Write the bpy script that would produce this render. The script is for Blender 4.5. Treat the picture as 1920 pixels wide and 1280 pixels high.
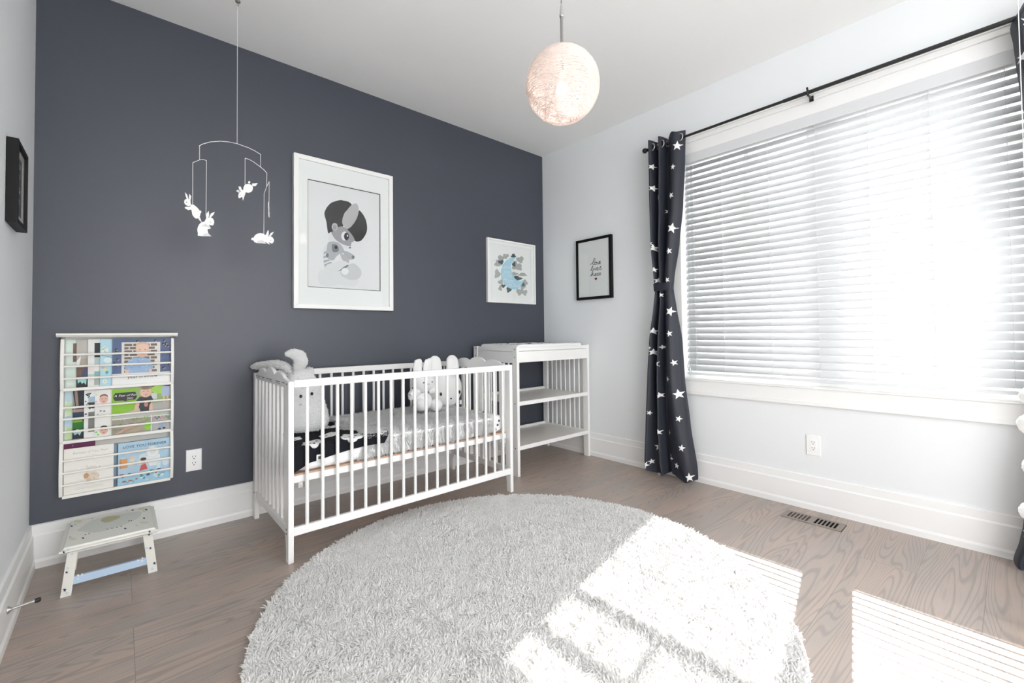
import bpy, bmesh, math, random
import numpy as np
from mathutils import Vector, Matrix, noise
for _o in list(bpy.data.objects): bpy.data.objects.remove(_o)
S = bpy.context.scene
COL = S.collection
PI = math.pi
# ------------------------------------------------------------ camera, world, sun, exposure
cam_d = bpy.data.cameras.new('camera'); cam = bpy.data.objects.new('camera', cam_d); COL.objects.link(cam)
S.camera = cam
CAM = Vector((0.29935, -2.94285, 1.02173)); YAW, PITCH, ROLL = 0.8444125, 0.0221905, -0.0105353
_f = Vector((math.cos(YAW)*math.cos(PITCH), math.sin(YAW)*math.cos(PITCH), math.sin(PITCH)))
_r = Vector((math.sin(YAW), -math.cos(YAW), 0)); _u = _r.cross(_f)
_r2 = math.cos(ROLL)*_r + math.sin(ROLL)*_u; _u2 = _r2.cross(_f)
cam.matrix_world = Matrix(((_r2.x, _u2.x, -_f.x, CAM.x), (_r2.y, _u2.y, -_f.y, CAM.y), (_r2.z, _u2.z, -_f.z, CAM.z), (0, 0, 0, 1)))
cam_d.sensor_width = 36; cam_d.lens = 832.69*36/1920
cam_d.shift_x = -5.7/1920; cam_d.shift_y = -31.99/1920
cam_d.clip_start = 0.05

world = bpy.data.worlds.new('sky'); S.world = world; world.use_nodes = True
_bg = world.node_tree.nodes['Background']
_bg.inputs['Color'].default_value = (0.965, 0.98, 1.0, 1); _bg.inputs['Strength'].default_value = 2.3
sun_d = bpy.data.lights.new('sun', 'SUN'); sun = bpy.data.objects.new('sun', sun_d); COL.objects.link(sun)
sun_d.energy = 6.6; sun_d.angle = 0.0075; sun_d.color = (1.0, 0.97, 0.93)
SUN = Vector((-1, -0.2016, -0.92)).normalized()
sun.rotation_euler = SUN.to_track_quat('-Z', 'Y').to_euler(); sun.location = (6, -1, 5)
S.view_settings.view_transform = 'Standard'; S.view_settings.look = 'None'
S.view_settings.gamma = 1.0; S.view_settings.use_curve_mapping = False
S.view_settings.exposure = 1.48
try:
    S.cycles.use_denoising = True; S.cycles.denoiser = 'OPENIMAGEDENOISE'
    S.cycles.max_bounces = 14; S.cycles.diffuse_bounces = 8; S.cycles.glossy_bounces = 4
    S.cycles.transparent_max_bounces = 24; S.cycles.transmission_bounces = 8
    S.cycles.sample_clamp_indirect = 8.0; S.cycles.caustics_reflective = False; S.cycles.caustics_refractive = False
except Exception: pass

# ------------------------------------------------------------ materials
MATS = {}
def mat(name, col, rough=0.5, spec=0.5, metal=0.0, bump=0.0, bscale=60.0, var=0.0, vscale=8.0, trans=0.0, emit=0.0, sheen=0.0, coat=0.0):
    if name in MATS: return MATS[name]
    m = bpy.data.materials.new(name); m.use_nodes = True; MATS[name] = m
    nt = m.node_tree; b = nt.nodes['Principled BSDF']
    b.inputs['Base Color'].default_value = (*col, 1); b.inputs['Roughness'].default_value = rough
    b.inputs['Specular IOR Level'].default_value = spec; b.inputs['Metallic'].default_value = metal
    b.inputs['Sheen Weight'].default_value = sheen; b.inputs['Coat Weight'].default_value = coat
    geo = None
    if bump > 0 or var > 0:
        geo = nt.nodes.new('ShaderNodeNewGeometry')
    if bump > 0:
        n = nt.nodes.new('ShaderNodeTexNoise'); n.inputs['Scale'].default_value = bscale; n.inputs['Detail'].default_value = 4
        nt.links.new(geo.outputs['Position'], n.inputs['Vector'])
        bp = nt.nodes.new('ShaderNodeBump'); bp.inputs['Strength'].default_value = bump; bp.inputs['Distance'].default_value = 0.002
        nt.links.new(n.outputs['Fac'], bp.inputs['Height']); nt.links.new(bp.outputs['Normal'], b.inputs['Normal'])
    if var > 0:
        n = nt.nodes.new('ShaderNodeTexNoise'); n.inputs['Scale'].default_value = vscale; n.inputs['Detail'].default_value = 5
        nt.links.new(geo.outputs['Position'], n.inputs['Vector'])
        mx = nt.nodes.new('ShaderNodeMix'); mx.data_type = 'RGBA'
        mx.inputs['A'].default_value = (*[c*(1-var) for c in col], 1); mx.inputs['B'].default_value = (*[min(1, c*(1+var)) for c in col], 1)
        nt.links.new(n.outputs['Fac'], mx.inputs['Factor']); nt.links.new(mx.outputs['Result'], b.inputs['Base Color'])
    if emit > 0:
        b.inputs['Emission Color'].default_value = (*col, 1); b.inputs['Emission Strength'].default_value = emit
    if trans > 0:
        out = nt.nodes['Material Output']; t = nt.nodes.new('ShaderNodeBsdfTranslucent'); t.inputs['Color'].default_value = (*col, 1)
        mi = nt.nodes.new('ShaderNodeMixShader'); mi.inputs['Fac'].default_value = trans
        nt.links.new(b.outputs[0], mi.inputs[1]); nt.links.new(t.outputs[0], mi.inputs[2]); nt.links.new(mi.outputs[0], out.inputs['Surface'])
    return m
def glass(name, refl=1.0, tint=0.985):
    m = bpy.data.materials.new(name); m.use_nodes = True; nt = m.node_tree
    for n in list(nt.nodes):
        if n.type == 'BSDF_PRINCIPLED': nt.nodes.remove(n)
    out = nt.nodes['Material Output']; t = nt.nodes.new('ShaderNodeBsdfTransparent'); t.inputs['Color'].default_value = (tint*0.99, tint, tint*0.997, 1)
    g = nt.nodes.new('ShaderNodeBsdfGlossy'); g.inputs['Roughness'].default_value = 0.02
    lw = nt.nodes.new('ShaderNodeLayerWeight'); lw.inputs['Blend'].default_value = 0.5
    fr = nt.nodes.new('ShaderNodeMath'); fr.operation = 'POWER'; fr.inputs[1].default_value = 5.0; nt.links.new(lw.outputs['Facing'], fr.inputs[0])
    mu = nt.nodes.new('ShaderNodeMath'); mu.operation = 'MULTIPLY_ADD'; mu.inputs[1].default_value = 0.5*refl; mu.inputs[2].default_value = 0.022*refl; mu.use_clamp = True
    mi = nt.nodes.new('ShaderNodeMixShader')
    nt.links.new(fr.outputs[0], mu.inputs[0]); nt.links.new(mu.outputs[0], mi.inputs['Fac'])
    nt.links.new(t.outputs[0], mi.inputs[1]); nt.links.new(g.outputs[0], mi.inputs[2]); nt.links.new(mi.outputs[0], out.inputs['Surface'])
    return m
M_WALL = mat('wall paint', (0.80, 0.82, 0.83), 0.7, 0.3, bump=0.05, bscale=250)
M_CEIL = mat('ceiling paint', (0.89, 0.89, 0.88), 0.85, 0.2)
M_NAVY = mat('charcoal navy paint', (0.052, 0.058, 0.077), 0.44, 0.6, bump=0.12, bscale=160, var=0.05, vscale=30)
M_TRIM = mat('trim paint', (0.86, 0.86, 0.85), 0.35, 0.5)
M_WHITE = mat('white lacquer', (0.85, 0.845, 0.83), 0.35, 0.5)
M_SHELF = mat('shelf lacquer', (0.80, 0.77, 0.73), 0.3, 0.5)
M_BLIND = mat('blind white', (0.76, 0.77, 0.78), 0.7, 0.25, trans=0.15)
M_BLACK = mat('black metal', (0.012, 0.012, 0.013), 0.35, 0.5)
M_BLKW = mat('black frame', (0.006, 0.006, 0.006), 0.5, 0.22)
M_DARK = mat('hole shade and screw black', (0.006, 0.006, 0.006), 0.8, 0.1)  # near black, painted for the shade inside holes; also colours screw heads
M_CHROME = mat('brushed nickel', (0.62, 0.61, 0.60), 0.28, 0.5, metal=1.0)
M_STEEL = mat('grey steel', (0.30, 0.29, 0.28), 0.4, 0.5, metal=0.7)
M_PAPER = mat('white paper', (0.86, 0.86, 0.85), 0.75, 0.2)
M_MATBD = mat('mat board', (0.88, 0.88, 0.87), 0.85, 0.2)
M_PLASTIC = mat('white plastic', (0.88, 0.88, 0.87), 0.3, 0.5)
M_PLUSH = mat('plush white', (0.84, 0.84, 0.83), 0.95, 0.1, bump=0.5, bscale=500, sheen=0.3)
M_FLUFF = mat('fluffy white', (0.94, 0.94, 0.935), 0.95, 0.1, sheen=0.3, trans=0.3)
M_SHEET = mat('white cotton', (0.88, 0.88, 0.88), 0.9, 0.1, bump=0.3, bscale=40)
M_GLASSP = glass('picture glass', 1.0)
M_GLASSW = glass('window glass', 1.0, 0.84)

def floor_material():
    m = bpy.data.materials.new('oak floor'); m.use_nodes = True; nt = m.node_tree; N = nt.nodes; L = nt.links
    b = N['Principled BSDF']; geo = N.new('ShaderNodeNewGeometry')
    off = N.new('ShaderNodeVectorMath'); off.operation = 'ADD'; off.inputs[1].default_value = (4.31, 6.245, 0)
    L.new(geo.outputs['Position'], off.inputs[0])
    br = N.new('ShaderNodeTexBrick'); br.offset = 0.41; br.offset_frequency = 3; br.squash = 1.0
    br.inputs['Scale'].default_value = 1.0; br.inputs['Brick Width'].default_value = 1.55; br.inputs['Row Height'].default_value = 0.2
    br.inputs['Mortar Size'].default_value = 0.0008; br.inputs['Mortar Smooth'].default_value = 0.3
    br.inputs['Color1'].default_value = (0, 0, 0, 1); br.inputs['Color2'].default_value = (1, 1, 1, 1); br.inputs['Mortar'].default_value = (0.5, 0.5, 0.5, 1)
    L.new(off.outputs[0], br.inputs['Vector'])
    seed = N.new('ShaderNodeSeparateColor'); L.new(br.outputs['Color'], seed.inputs[0])
    def scaled(sx, sy, k):
        v = N.new('ShaderNodeVectorMath'); v.operation = 'MULTIPLY'; v.inputs[1].default_value = (sx, sy, 1); L.new(off.outputs[0], v.inputs[0])
        c = N.new('ShaderNodeCombineXYZ'); mm = N.new('ShaderNodeMath'); mm.operation = 'MULTIPLY'; mm.inputs[1].default_value = k
        L.new(seed.outputs[0], mm.inputs[0]); L.new(mm.outputs[0], c.inputs[0]); L.new(mm.outputs[0], c.inputs[2])
        a = N.new('ShaderNodeVectorMath'); a.operation = 'ADD'; L.new(v.outputs[0], a.inputs[0]); L.new(c.outputs[0], a.inputs[1])
        return a.outputs[0]
    n1 = N.new('ShaderNodeTexNoise'); n1.inputs['Scale'].default_value = 1.0; n1.inputs['Detail'].default_value = 1.2; n1.inputs['Roughness'].default_value = 0.45
    L.new(scaled(0.62, 6.6, 13.0), n1.inputs['Vector'])
    r1 = N.new('ShaderNodeMath'); r1.operation = 'MULTIPLY'; r1.inputs[1].default_value = 215.0; L.new(n1.outputs['Fac'], r1.inputs[0])
    r2 = N.new('ShaderNodeMath'); r2.operation = 'SINE'; L.new(r1.outputs[0], r2.inputs[0])
    ring = N.new('ShaderNodeMapRange'); ring.inputs['From Min'].default_value = 0.25; ring.inputs['From Max'].default_value = 1.0; L.new(r2.outputs[0], ring.inputs['Value'])
    n2 = N.new('ShaderNodeTexNoise'); n2.inputs['Scale'].default_value = 1.0; n2.inputs['Detail'].default_value = 4
    L.new(scaled(5.0, 160.0, 31.0), n2.inputs['Vector'])
    n3 = N.new('ShaderNodeTexNoise'); n3.inputs['Scale'].default_value = 1.0; n3.inputs['Detail'].default_value = 3
    L.new(scaled(2.2, 9.0, 57.0), n3.inputs['Vector'])
    def mix(a, bb, fac, fs=1.0):
        x = N.new('ShaderNodeMix'); x.data_type = 'RGBA'
        for sock, v in (('A', a), ('B', bb)):
            if isinstance(v, tuple): x.inputs[sock].default_value = (*v, 1)
            else: L.new(v, x.inputs[sock])
        if fs != 1.0:
            q = N.new('ShaderNodeMath'); q.operation = 'MULTIPLY'; q.inputs[1].default_value = fs; q.use_clamp = True; L.new(fac, q.inputs[0]); fac = q.outputs[0]
        L.new(fac, x.inputs['Factor']); return x.outputs['Result']
    st = N.new('ShaderNodeMapRange'); st.inputs['From Min'].default_value = 0.38; st.inputs['From Max'].default_value = 0.66; L.new(n3.outputs['Fac'], st.inputs['Value'])
    base = mix((0.355, 0.300, 0.265), (0.445, 0.338, 0.278), st.outputs[0])
    base = mix(base, (0.41, 0.35, 0.31), seed.outputs[0], 0.4)
    f2 = N.new('ShaderNodeMapRange'); f2.inputs['From Min'].default_value = 0.52; f2.inputs['From Max'].default_value = 0.75; L.new(n2.outputs['Fac'], f2.inputs['Value'])
    base = mix(base, (0.215, 0.178, 0.155), f2.outputs[0], 0.40)
    col = mix(base, (0.185, 0.16, 0.145), ring.outputs[0], 0.42)
    col = mix(col, (0.05, 0.042, 0.038), br.outputs['Fac'], 0.6)
    L.new(col, b.inputs['Base Color'])
    b.inputs['Roughness'].default_value = 0.38; b.inputs['Specular IOR Level'].default_value = 0.9
    bp = N.new('ShaderNodeBump'); bp.inputs['Strength'].default_value = 0.12; bp.inputs['Distance'].default_value = 0.001; bp.invert = True
    ad = N.new('ShaderNodeMath'); ad.operation = 'ADD'; L.new(ring.outputs[0], ad.inputs[0]); L.new(br.outputs['Fac'], ad.inputs[1])
    L.new(ad.outputs[0], bp.inputs['Height']); L.new(bp.outputs['Normal'], b.inputs['Normal'])
    return m
M_FLOOR = floor_material()

# ------------------------------------------------------------ mesh helpers
class MB:
    def __init__(self): self.v = []; self.f = []; self.m = []; self.s = []
    def add(self, vs, fs, m=0, smooth=False):
        o = len(self.v); self.v += [tuple(x) for x in vs]
        for f in fs: self.f.append(tuple(i+o for i in f)); self.m.append(m); self.s.append(smooth)
        return self
    def box(self, x0, x1, y0, y1, z0, z1, m=0):
        vs = [(x, y, z) for z in (z0, z1) for y in (y0, y1) for x in (x0, x1)]
        return self.add(vs, [(0, 2, 3, 1), (4, 5, 7, 6), (0, 1, 5, 4), (2, 6, 7, 3), (0, 4, 6, 2), (1, 3, 7, 5)], m)
    def hexa(self, b, t, m=0):   # four bottom points, four top points, same order
        return self.add(list(b)+list(t), [(3, 2, 1, 0), (4, 5, 6, 7), (0, 1, 5, 4), (1, 2, 6, 5), (2, 3, 7, 6), (3, 0, 4, 7)], m)
    def tube(self, path, r, seg=8, m=0, cap=True, smooth=True):
        path = [Vector(p) for p in path]; n = len(path); rr = r if isinstance(r, (list, tuple)) else [r]*n
        rings = []; prev = None
        for i, p in enumerate(path):
            d = (path[min(i+1, n-1)]-path[max(i-1, 0)]).normalized()
            a = prev if prev is not None and abs(prev.dot(d)) < 0.98 else (Vector((0, 0, 1)) if abs(d.z) < 0.9 else Vector((1, 0, 0)))
            u = (a-d*a.dot(d)).normalized(); w = d.cross(u); prev = u
            rings.append([p+(u*math.cos(2*PI*k/seg)+w*math.sin(2*PI*k/seg))*rr[i] for k in range(seg)])
        vs = [q for R in rings for q in R]; fs = []
        for i in range(n-1):
            for k in range(seg): fs.append((i*seg+k, i*seg+(k+1) % seg, (i+1)*seg+(k+1) % seg, (i+1)*seg+k))
        self.add(vs, fs, m, smooth)
        if cap: self.add(rings[0], [tuple(reversed(range(seg)))], m); self.add(rings[-1], [tuple(range(seg))], m)
        return self
    def lathe(self, prof, c, seg=24, m=0, axis='z', smooth=True):
        vs = []; fs = []
        for (r, h) in prof:
            for k in range(seg):
                a = 2*PI*k/seg; p = (r*math.cos(a), r*math.sin(a), h)
                if axis == 'x': p = (p[2], p[0], p[1])
                if axis == 'y': p = (p[0], p[2], p[1])
                vs.append((c[0]+p[0], c[1]+p[1], c[2]+p[2]))
        for i in range(len(prof)-1):
            for k in range(seg): fs.append((i*seg+k, i*seg+(k+1) % seg, (i+1)*seg+(k+1) % seg, (i+1)*seg+k))
        return self.add(vs, fs, m, smooth)
    def ball(self, c, r, m=0, sub=3, fn=None):
        bm = bmesh.new(); bmesh.ops.create_icosphere(bm, subdivisions=sub, radius=1.0)
        r = r if isinstance(r, (tuple, list)) else (r, r, r); vs = []
        for v in bm.verts:
            d = v.co.copy(); k = fn(d) if fn else 1.0
            vs.append((c[0]+d.x*r[0]*k, c[1]+d.y*r[1]*k, c[2]+d.z*r[2]*k))
        bm.verts.index_update(); fs = [tuple(v.index for v in f.verts) for f in bm.faces]; bm.free()
        return self.add(vs, fs, m, True)
    def poly(self, pts, m=0): return self.add(pts, [tuple(range(len(pts)))], m)
    def prism(self, pts, a, b, plane='xz', m=0):
        def P(q, h): return (q[0], h, q[1]) if plane == 'xz' else ((h, q[0], q[1]) if plane == 'yz' else (q[0], q[1], h))
        n = len(pts)
        self.add([P(q, a) for q in pts]+[P(q, b) for q in pts], [tuple(range(n)), tuple(range(2*n-1, n-1, -1))]+[(i, i+n, (i+1) % n+n, (i+1) % n) for i in range(n)], m)
        return self
    def xf(self, M, start=0):
        for i in range(start, len(self.v)): self.v[i] = tuple(M @ Vector(self.v[i]))
        return self
    def build(self, name, mats, parent=None, bevel=0.0, subd=0, label=None):
        base = Vector((0, 0, 0))
        if parent is not None:
            q = parent
            while q: base += q.location; q = q.parent
        me = bpy.data.meshes.new(name)
        me.from_pydata([tuple(Vector(v)-base) for v in self.v], [], self.f)
        mats = mats if isinstance(mats, (list, tuple)) else [mats]
        for mm in mats: me.materials.append(mm)
        me.polygons.foreach_set('material_index', self.m); me.polygons.foreach_set('use_smooth', self.s)
        bm = bmesh.new(); bm.from_mesh(me); bmesh.ops.recalc_face_normals(bm, faces=bm.faces); bm.to_mesh(me); bm.free()
        me.update()
        o = bpy.data.objects.new(name, me); COL.objects.link(o)
        if parent is not None: o.parent = parent
        if bevel > 0:
            bv = o.modifiers.new('bevel', 'BEVEL'); bv.width = bevel; bv.segments = 2; bv.limit_method = 'ANGLE'; bv.angle_limit = 0.7
        if subd: sd = o.modifiers.new('subsurf', 'SUBSURF'); sd.levels = subd; sd.render_levels = subd
        if label: o['label'] = label
        return o
def thing(name, label, cat, loc, group=None):
    o = bpy.data.objects.new(name, None); COL.objects.link(o); o.location = loc; o.empty_display_size = 0.05
    o['label'] = label; o['category'] = cat
    if group: o['group'] = group
    return o
def tag(o, label, cat, group=None):
    o['label'] = label; o['category'] = cat
    if group: o['group'] = group
    return o
def struct(o): o['kind'] = 'structure'; return o
def copy_child(o, parent, loc=None):
    c = o.copy(); COL.objects.link(c); c.parent = parent
    if loc is not None: c.location = loc
    return c
def text_geo(body, size, shear=0.0, spacing=1.0, align='CENTER'):
    cu = bpy.data.curves.new('txt', 'FONT'); cu.body = body; cu.size = size; cu.shear = shear; cu.align_x = align; cu.space_character = spacing
    cu.resolution_u = 3
    o = bpy.data.objects.new('txt', cu); COL.objects.link(o)
    dg = bpy.context.evaluated_depsgraph_get(); dg.update()
    me = bpy.data.meshes.new_from_object(o.evaluated_get(dg))
    vs = [(v.co.x, v.co.y) for v in me.vertices]; fs = [tuple(p.vertices) for p in me.polygons]
    bpy.data.objects.remove(o); bpy.data.curves.remove(cu); bpy.data.meshes.remove(me)
    return vs, fs
def strokes(mb, paths, w, to3, m=0, samples=6):
    # hand lettering as flat ribbons through Catmull-Rom points
    for P in paths:
        P = [Vector((p[0], p[1], 0)) for p in P]; Q = []
        for i in range(len(P)-1):
            a = P[max(i-1, 0)]; b = P[i]; c = P[i+1]; d = P[min(i+2, len(P)-1)]
            for k in range(samples):
                t = k/samples
                Q.append(0.5*((2*b)+(c-a)*t+(2*a-5*b+4*c-d)*t*t+(3*b-a-3*c+d)*t**3))
        Q.append(P[-1]); vs = []; fs = []
        for i, q in enumerate(Q):
            d = (Q[min(i+1, len(Q)-1)]-Q[max(i-1, 0)]); d = d.normalized() if d.length > 0 else Vector((1, 0, 0))
            nn = Vector((-d.y, d.x, 0))*w
            vs += [to3((q+nn).x, (q+nn).y), to3((q-nn).x, (q-nn).y)]
            if i: fs.append((2*i-2, 2*i-1, 2*i+1, 2*i))
        mb.add(vs, fs, m)
def ell(cx, cy, rx, ry, n=20): return [(cx+rx*math.cos(2*PI*k/n), cy+ry*math.sin(2*PI*k/n)) for k in range(n)]
def star(cx, cy, r, rot=0.0, inner=0.42, sx=1.0): return [(cx+sx*(r if k % 2 == 0 else r*inner)*math.sin(k*PI/5+rot), cy+(r if k % 2 == 0 else r*inner)*math.cos(k*PI/5+rot)) for k in range(10)]

def smooth(pts, n=3):
    # closed Catmull-Rom outline
    P = [Vector((p[0], p[1])) for p in pts]; N = len(P); out = []
    for i in range(N):
        a, b, c, d = P[i-1], P[i], P[(i+1) % N], P[(i+2) % N]
        for k in range(n):
            t = k/n; q = 0.5*((2*b)+(c-a)*t+(2*a-5*b+4*c-d)*t*t+(3*b-a-3*c+d)*t**3); out.append((q.x, q.y))
    return out
# ---- outlines of the printed and cut-out shapes, in metres
ART=[('hair',[(1.274,1.803),(1.277,1.827),(1.293,1.859),(1.316,1.887),(1.341,1.902),(1.377,1.918),(1.4,1.917),(1.43,1.916),(1.451,1.9),(1.439,1.876),(1.41,1.846),(1.393,1.809),(1.388,1.77),(1.395,1.749),(1.381,1.74),(1.36,1.734),(1.353,1.716),(1.334,1.699),(1.315,1.697),(1.299,1.685),(1.292,1.712),(1.286,1.758)]),('hair',[(1.499,1.872),(1.529,1.847),(1.549,1.811),(1.557,1.767),(1.552,1.726),(1.528,1.683),(1.508,1.663),(1.478,1.657),(1.463,1.674),(1.444,1.701),(1.429,1.723),(1.405,1.729),(1.429,1.738),(1.459,1.772),(1.488,1.821)]),('face',[(1.357,1.734),(1.395,1.745),(1.429,1.723),(1.463,1.684),(1.468,1.66),(1.448,1.643),(1.443,1.618),(1.414,1.609),(1.367,1.632),(1.334,1.657),(1.315,1.692),(1.348,1.716)]),('light',[(1.304,1.686),(1.315,1.692),(1.338,1.657),(1.367,1.637),(1.405,1.623),(1.443,1.618),(1.443,1.606),(1.4,1.603),(1.367,1.623),(1.334,1.638),(1.301,1.638)]),('rear',[(1.479,1.915),(1.494,1.901),(1.499,1.867),(1.483,1.81),(1.454,1.761),(1.424,1.734),(1.4,1.748),(1.387,1.77),(1.395,1.815),(1.42,1.858),(1.449,1.897)]),('rear',[(1.358,1.737),(1.357,1.726),(1.352,1.717),(1.346,1.71),(1.339,1.707),(1.331,1.708),(1.325,1.713),(1.321,1.721),(1.319,1.73),(1.321,1.741),(1.325,1.75),(1.331,1.757),(1.339,1.76),(1.346,1.759),(1.353,1.754),(1.357,1.746)]),('face',[(1.35,1.733),(1.349,1.726),(1.346,1.721),(1.343,1.717),(1.339,1.715),(1.334,1.715),(1.331,1.718),(1.328,1.723),(1.327,1.729),(1.328,1.736),(1.331,1.741),(1.334,1.745),(1.339,1.747),(1.343,1.747),(1.347,1.744),(1.349,1.739)]),('eyew',[(1.424,1.686),(1.422,1.674),(1.417,1.664),(1.41,1.656),(1.402,1.653),(1.394,1.654),(1.387,1.66),(1.383,1.669),(1.381,1.68),(1.383,1.692),(1.388,1.702),(1.394,1.709),(1.402,1.713),(1.411,1.712),(1.417,1.706),(1.422,1.697)]),('hair',[(1.432,1.685),(1.431,1.675),(1.427,1.666),(1.422,1.66),(1.415,1.657),(1.409,1.658),(1.404,1.663),(1.4,1.671),(1.399,1.68),(1.4,1.69),(1.404,1.698),(1.409,1.705),(1.415,1.707),(1.422,1.706),(1.427,1.702),(1.431,1.694)]),('eyew',[(1.426,1.689),(1.426,1.686),(1.425,1.684),(1.423,1.682),(1.422,1.681),(1.42,1.681),(1.419,1.683),(1.418,1.685),(1.417,1.687),(1.418,1.69),(1.419,1.692),(1.42,1.694),(1.422,1.695),(1.423,1.694),(1.425,1.693),(1.426,1.691)]),('hair',[(1.445,1.61),(1.445,1.609),(1.443,1.607),(1.441,1.606),(1.439,1.605),(1.436,1.605),(1.434,1.606),(1.432,1.607),(1.432,1.609),(1.432,1.61),(1.434,1.612),(1.436,1.613),(1.439,1.614),(1.441,1.614),(1.443,1.613),(1.445,1.612)]),('light',[(1.267,1.573),(1.276,1.597),(1.292,1.613),(1.299,1.558),(1.299,1.51),(1.324,1.499),(1.283,1.452),(1.27,1.47)]),('stripe',[(1.27,1.561),(1.296,1.576),(1.297,1.564),(1.269,1.547)]),('stripe',[(1.268,1.535),(1.298,1.543),(1.299,1.533),(1.268,1.521)]),('stripe',[(1.269,1.507),(1.299,1.516),(1.31,1.511),(1.269,1.492)]),('stripe',[(1.271,1.482),(1.31,1.502),(1.322,1.499),(1.278,1.466)]),('bgrey',[(1.295,1.623),(1.315,1.635),(1.348,1.637),(1.376,1.624),(1.395,1.597),(1.405,1.57),(1.381,1.567),(1.352,1.545),(1.329,1.514),(1.297,1.52),(1.285,1.547),(1.288,1.584)]),('bdark',[(1.322,1.617),(1.348,1.62),(1.364,1.598),(1.359,1.574),(1.329,1.568),(1.32,1.593)]),('hair',[(1.356,1.602),(1.354,1.595),(1.35,1.591),(1.344,1.59),(1.339,1.593),(1.337,1.6),(1.339,1.607),(1.344,1.612),(1.35,1.612),(1.354,1.609)]),('bgrey',[(1.405,1.584),(1.443,1.574),(1.468,1.557),(1.463,1.537),(1.429,1.529),(1.4,1.55)]),('bdark',[(1.469,1.55),(1.467,1.543),(1.462,1.538),(1.456,1.537),(1.451,1.541),(1.449,1.548),(1.451,1.555),(1.456,1.56),(1.462,1.56),(1.467,1.557)]),('bdark',[(1.3,1.544),(1.299,1.536),(1.294,1.53),(1.288,1.53),(1.284,1.534),(1.282,1.542),(1.284,1.549),(1.288,1.555),(1.294,1.555),(1.299,1.551)]),('rear',[(1.376,1.566),(1.409,1.551),(1.431,1.524),(1.429,1.504),(1.404,1.507),(1.381,1.538)]),('pale',[(1.429,1.495),(1.458,1.507),(1.488,1.495),(1.515,1.459),(1.507,1.418),(1.467,1.396),(1.404,1.401),(1.376,1.423),(1.38,1.452)]),('bdark',[(1.371,1.47),(1.4,1.492),(1.429,1.492),(1.414,1.474),(1.38,1.452),(1.347,1.444)]),('light',[(1.288,1.481),(1.334,1.5),(1.381,1.519),(1.429,1.504),(1.395,1.477),(1.357,1.445),(1.31,1.441),(1.283,1.457)]),('eyew',[(1.428,1.451),(1.427,1.442),(1.421,1.434),(1.413,1.428),(1.404,1.426),(1.395,1.427),(1.387,1.431),(1.382,1.438),(1.38,1.447),(1.382,1.456),(1.387,1.464),(1.395,1.469),(1.404,1.472),(1.414,1.471),(1.421,1.467),(1.427,1.46)]),('pale2',[(1.38,1.413),(1.438,1.394),(1.497,1.398),(1.487,1.373),(1.462,1.354),(1.38,1.361)]),('pale2',[(1.243,1.435),(1.283,1.448),(1.371,1.437),(1.376,1.36),(1.251,1.352)])]
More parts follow.
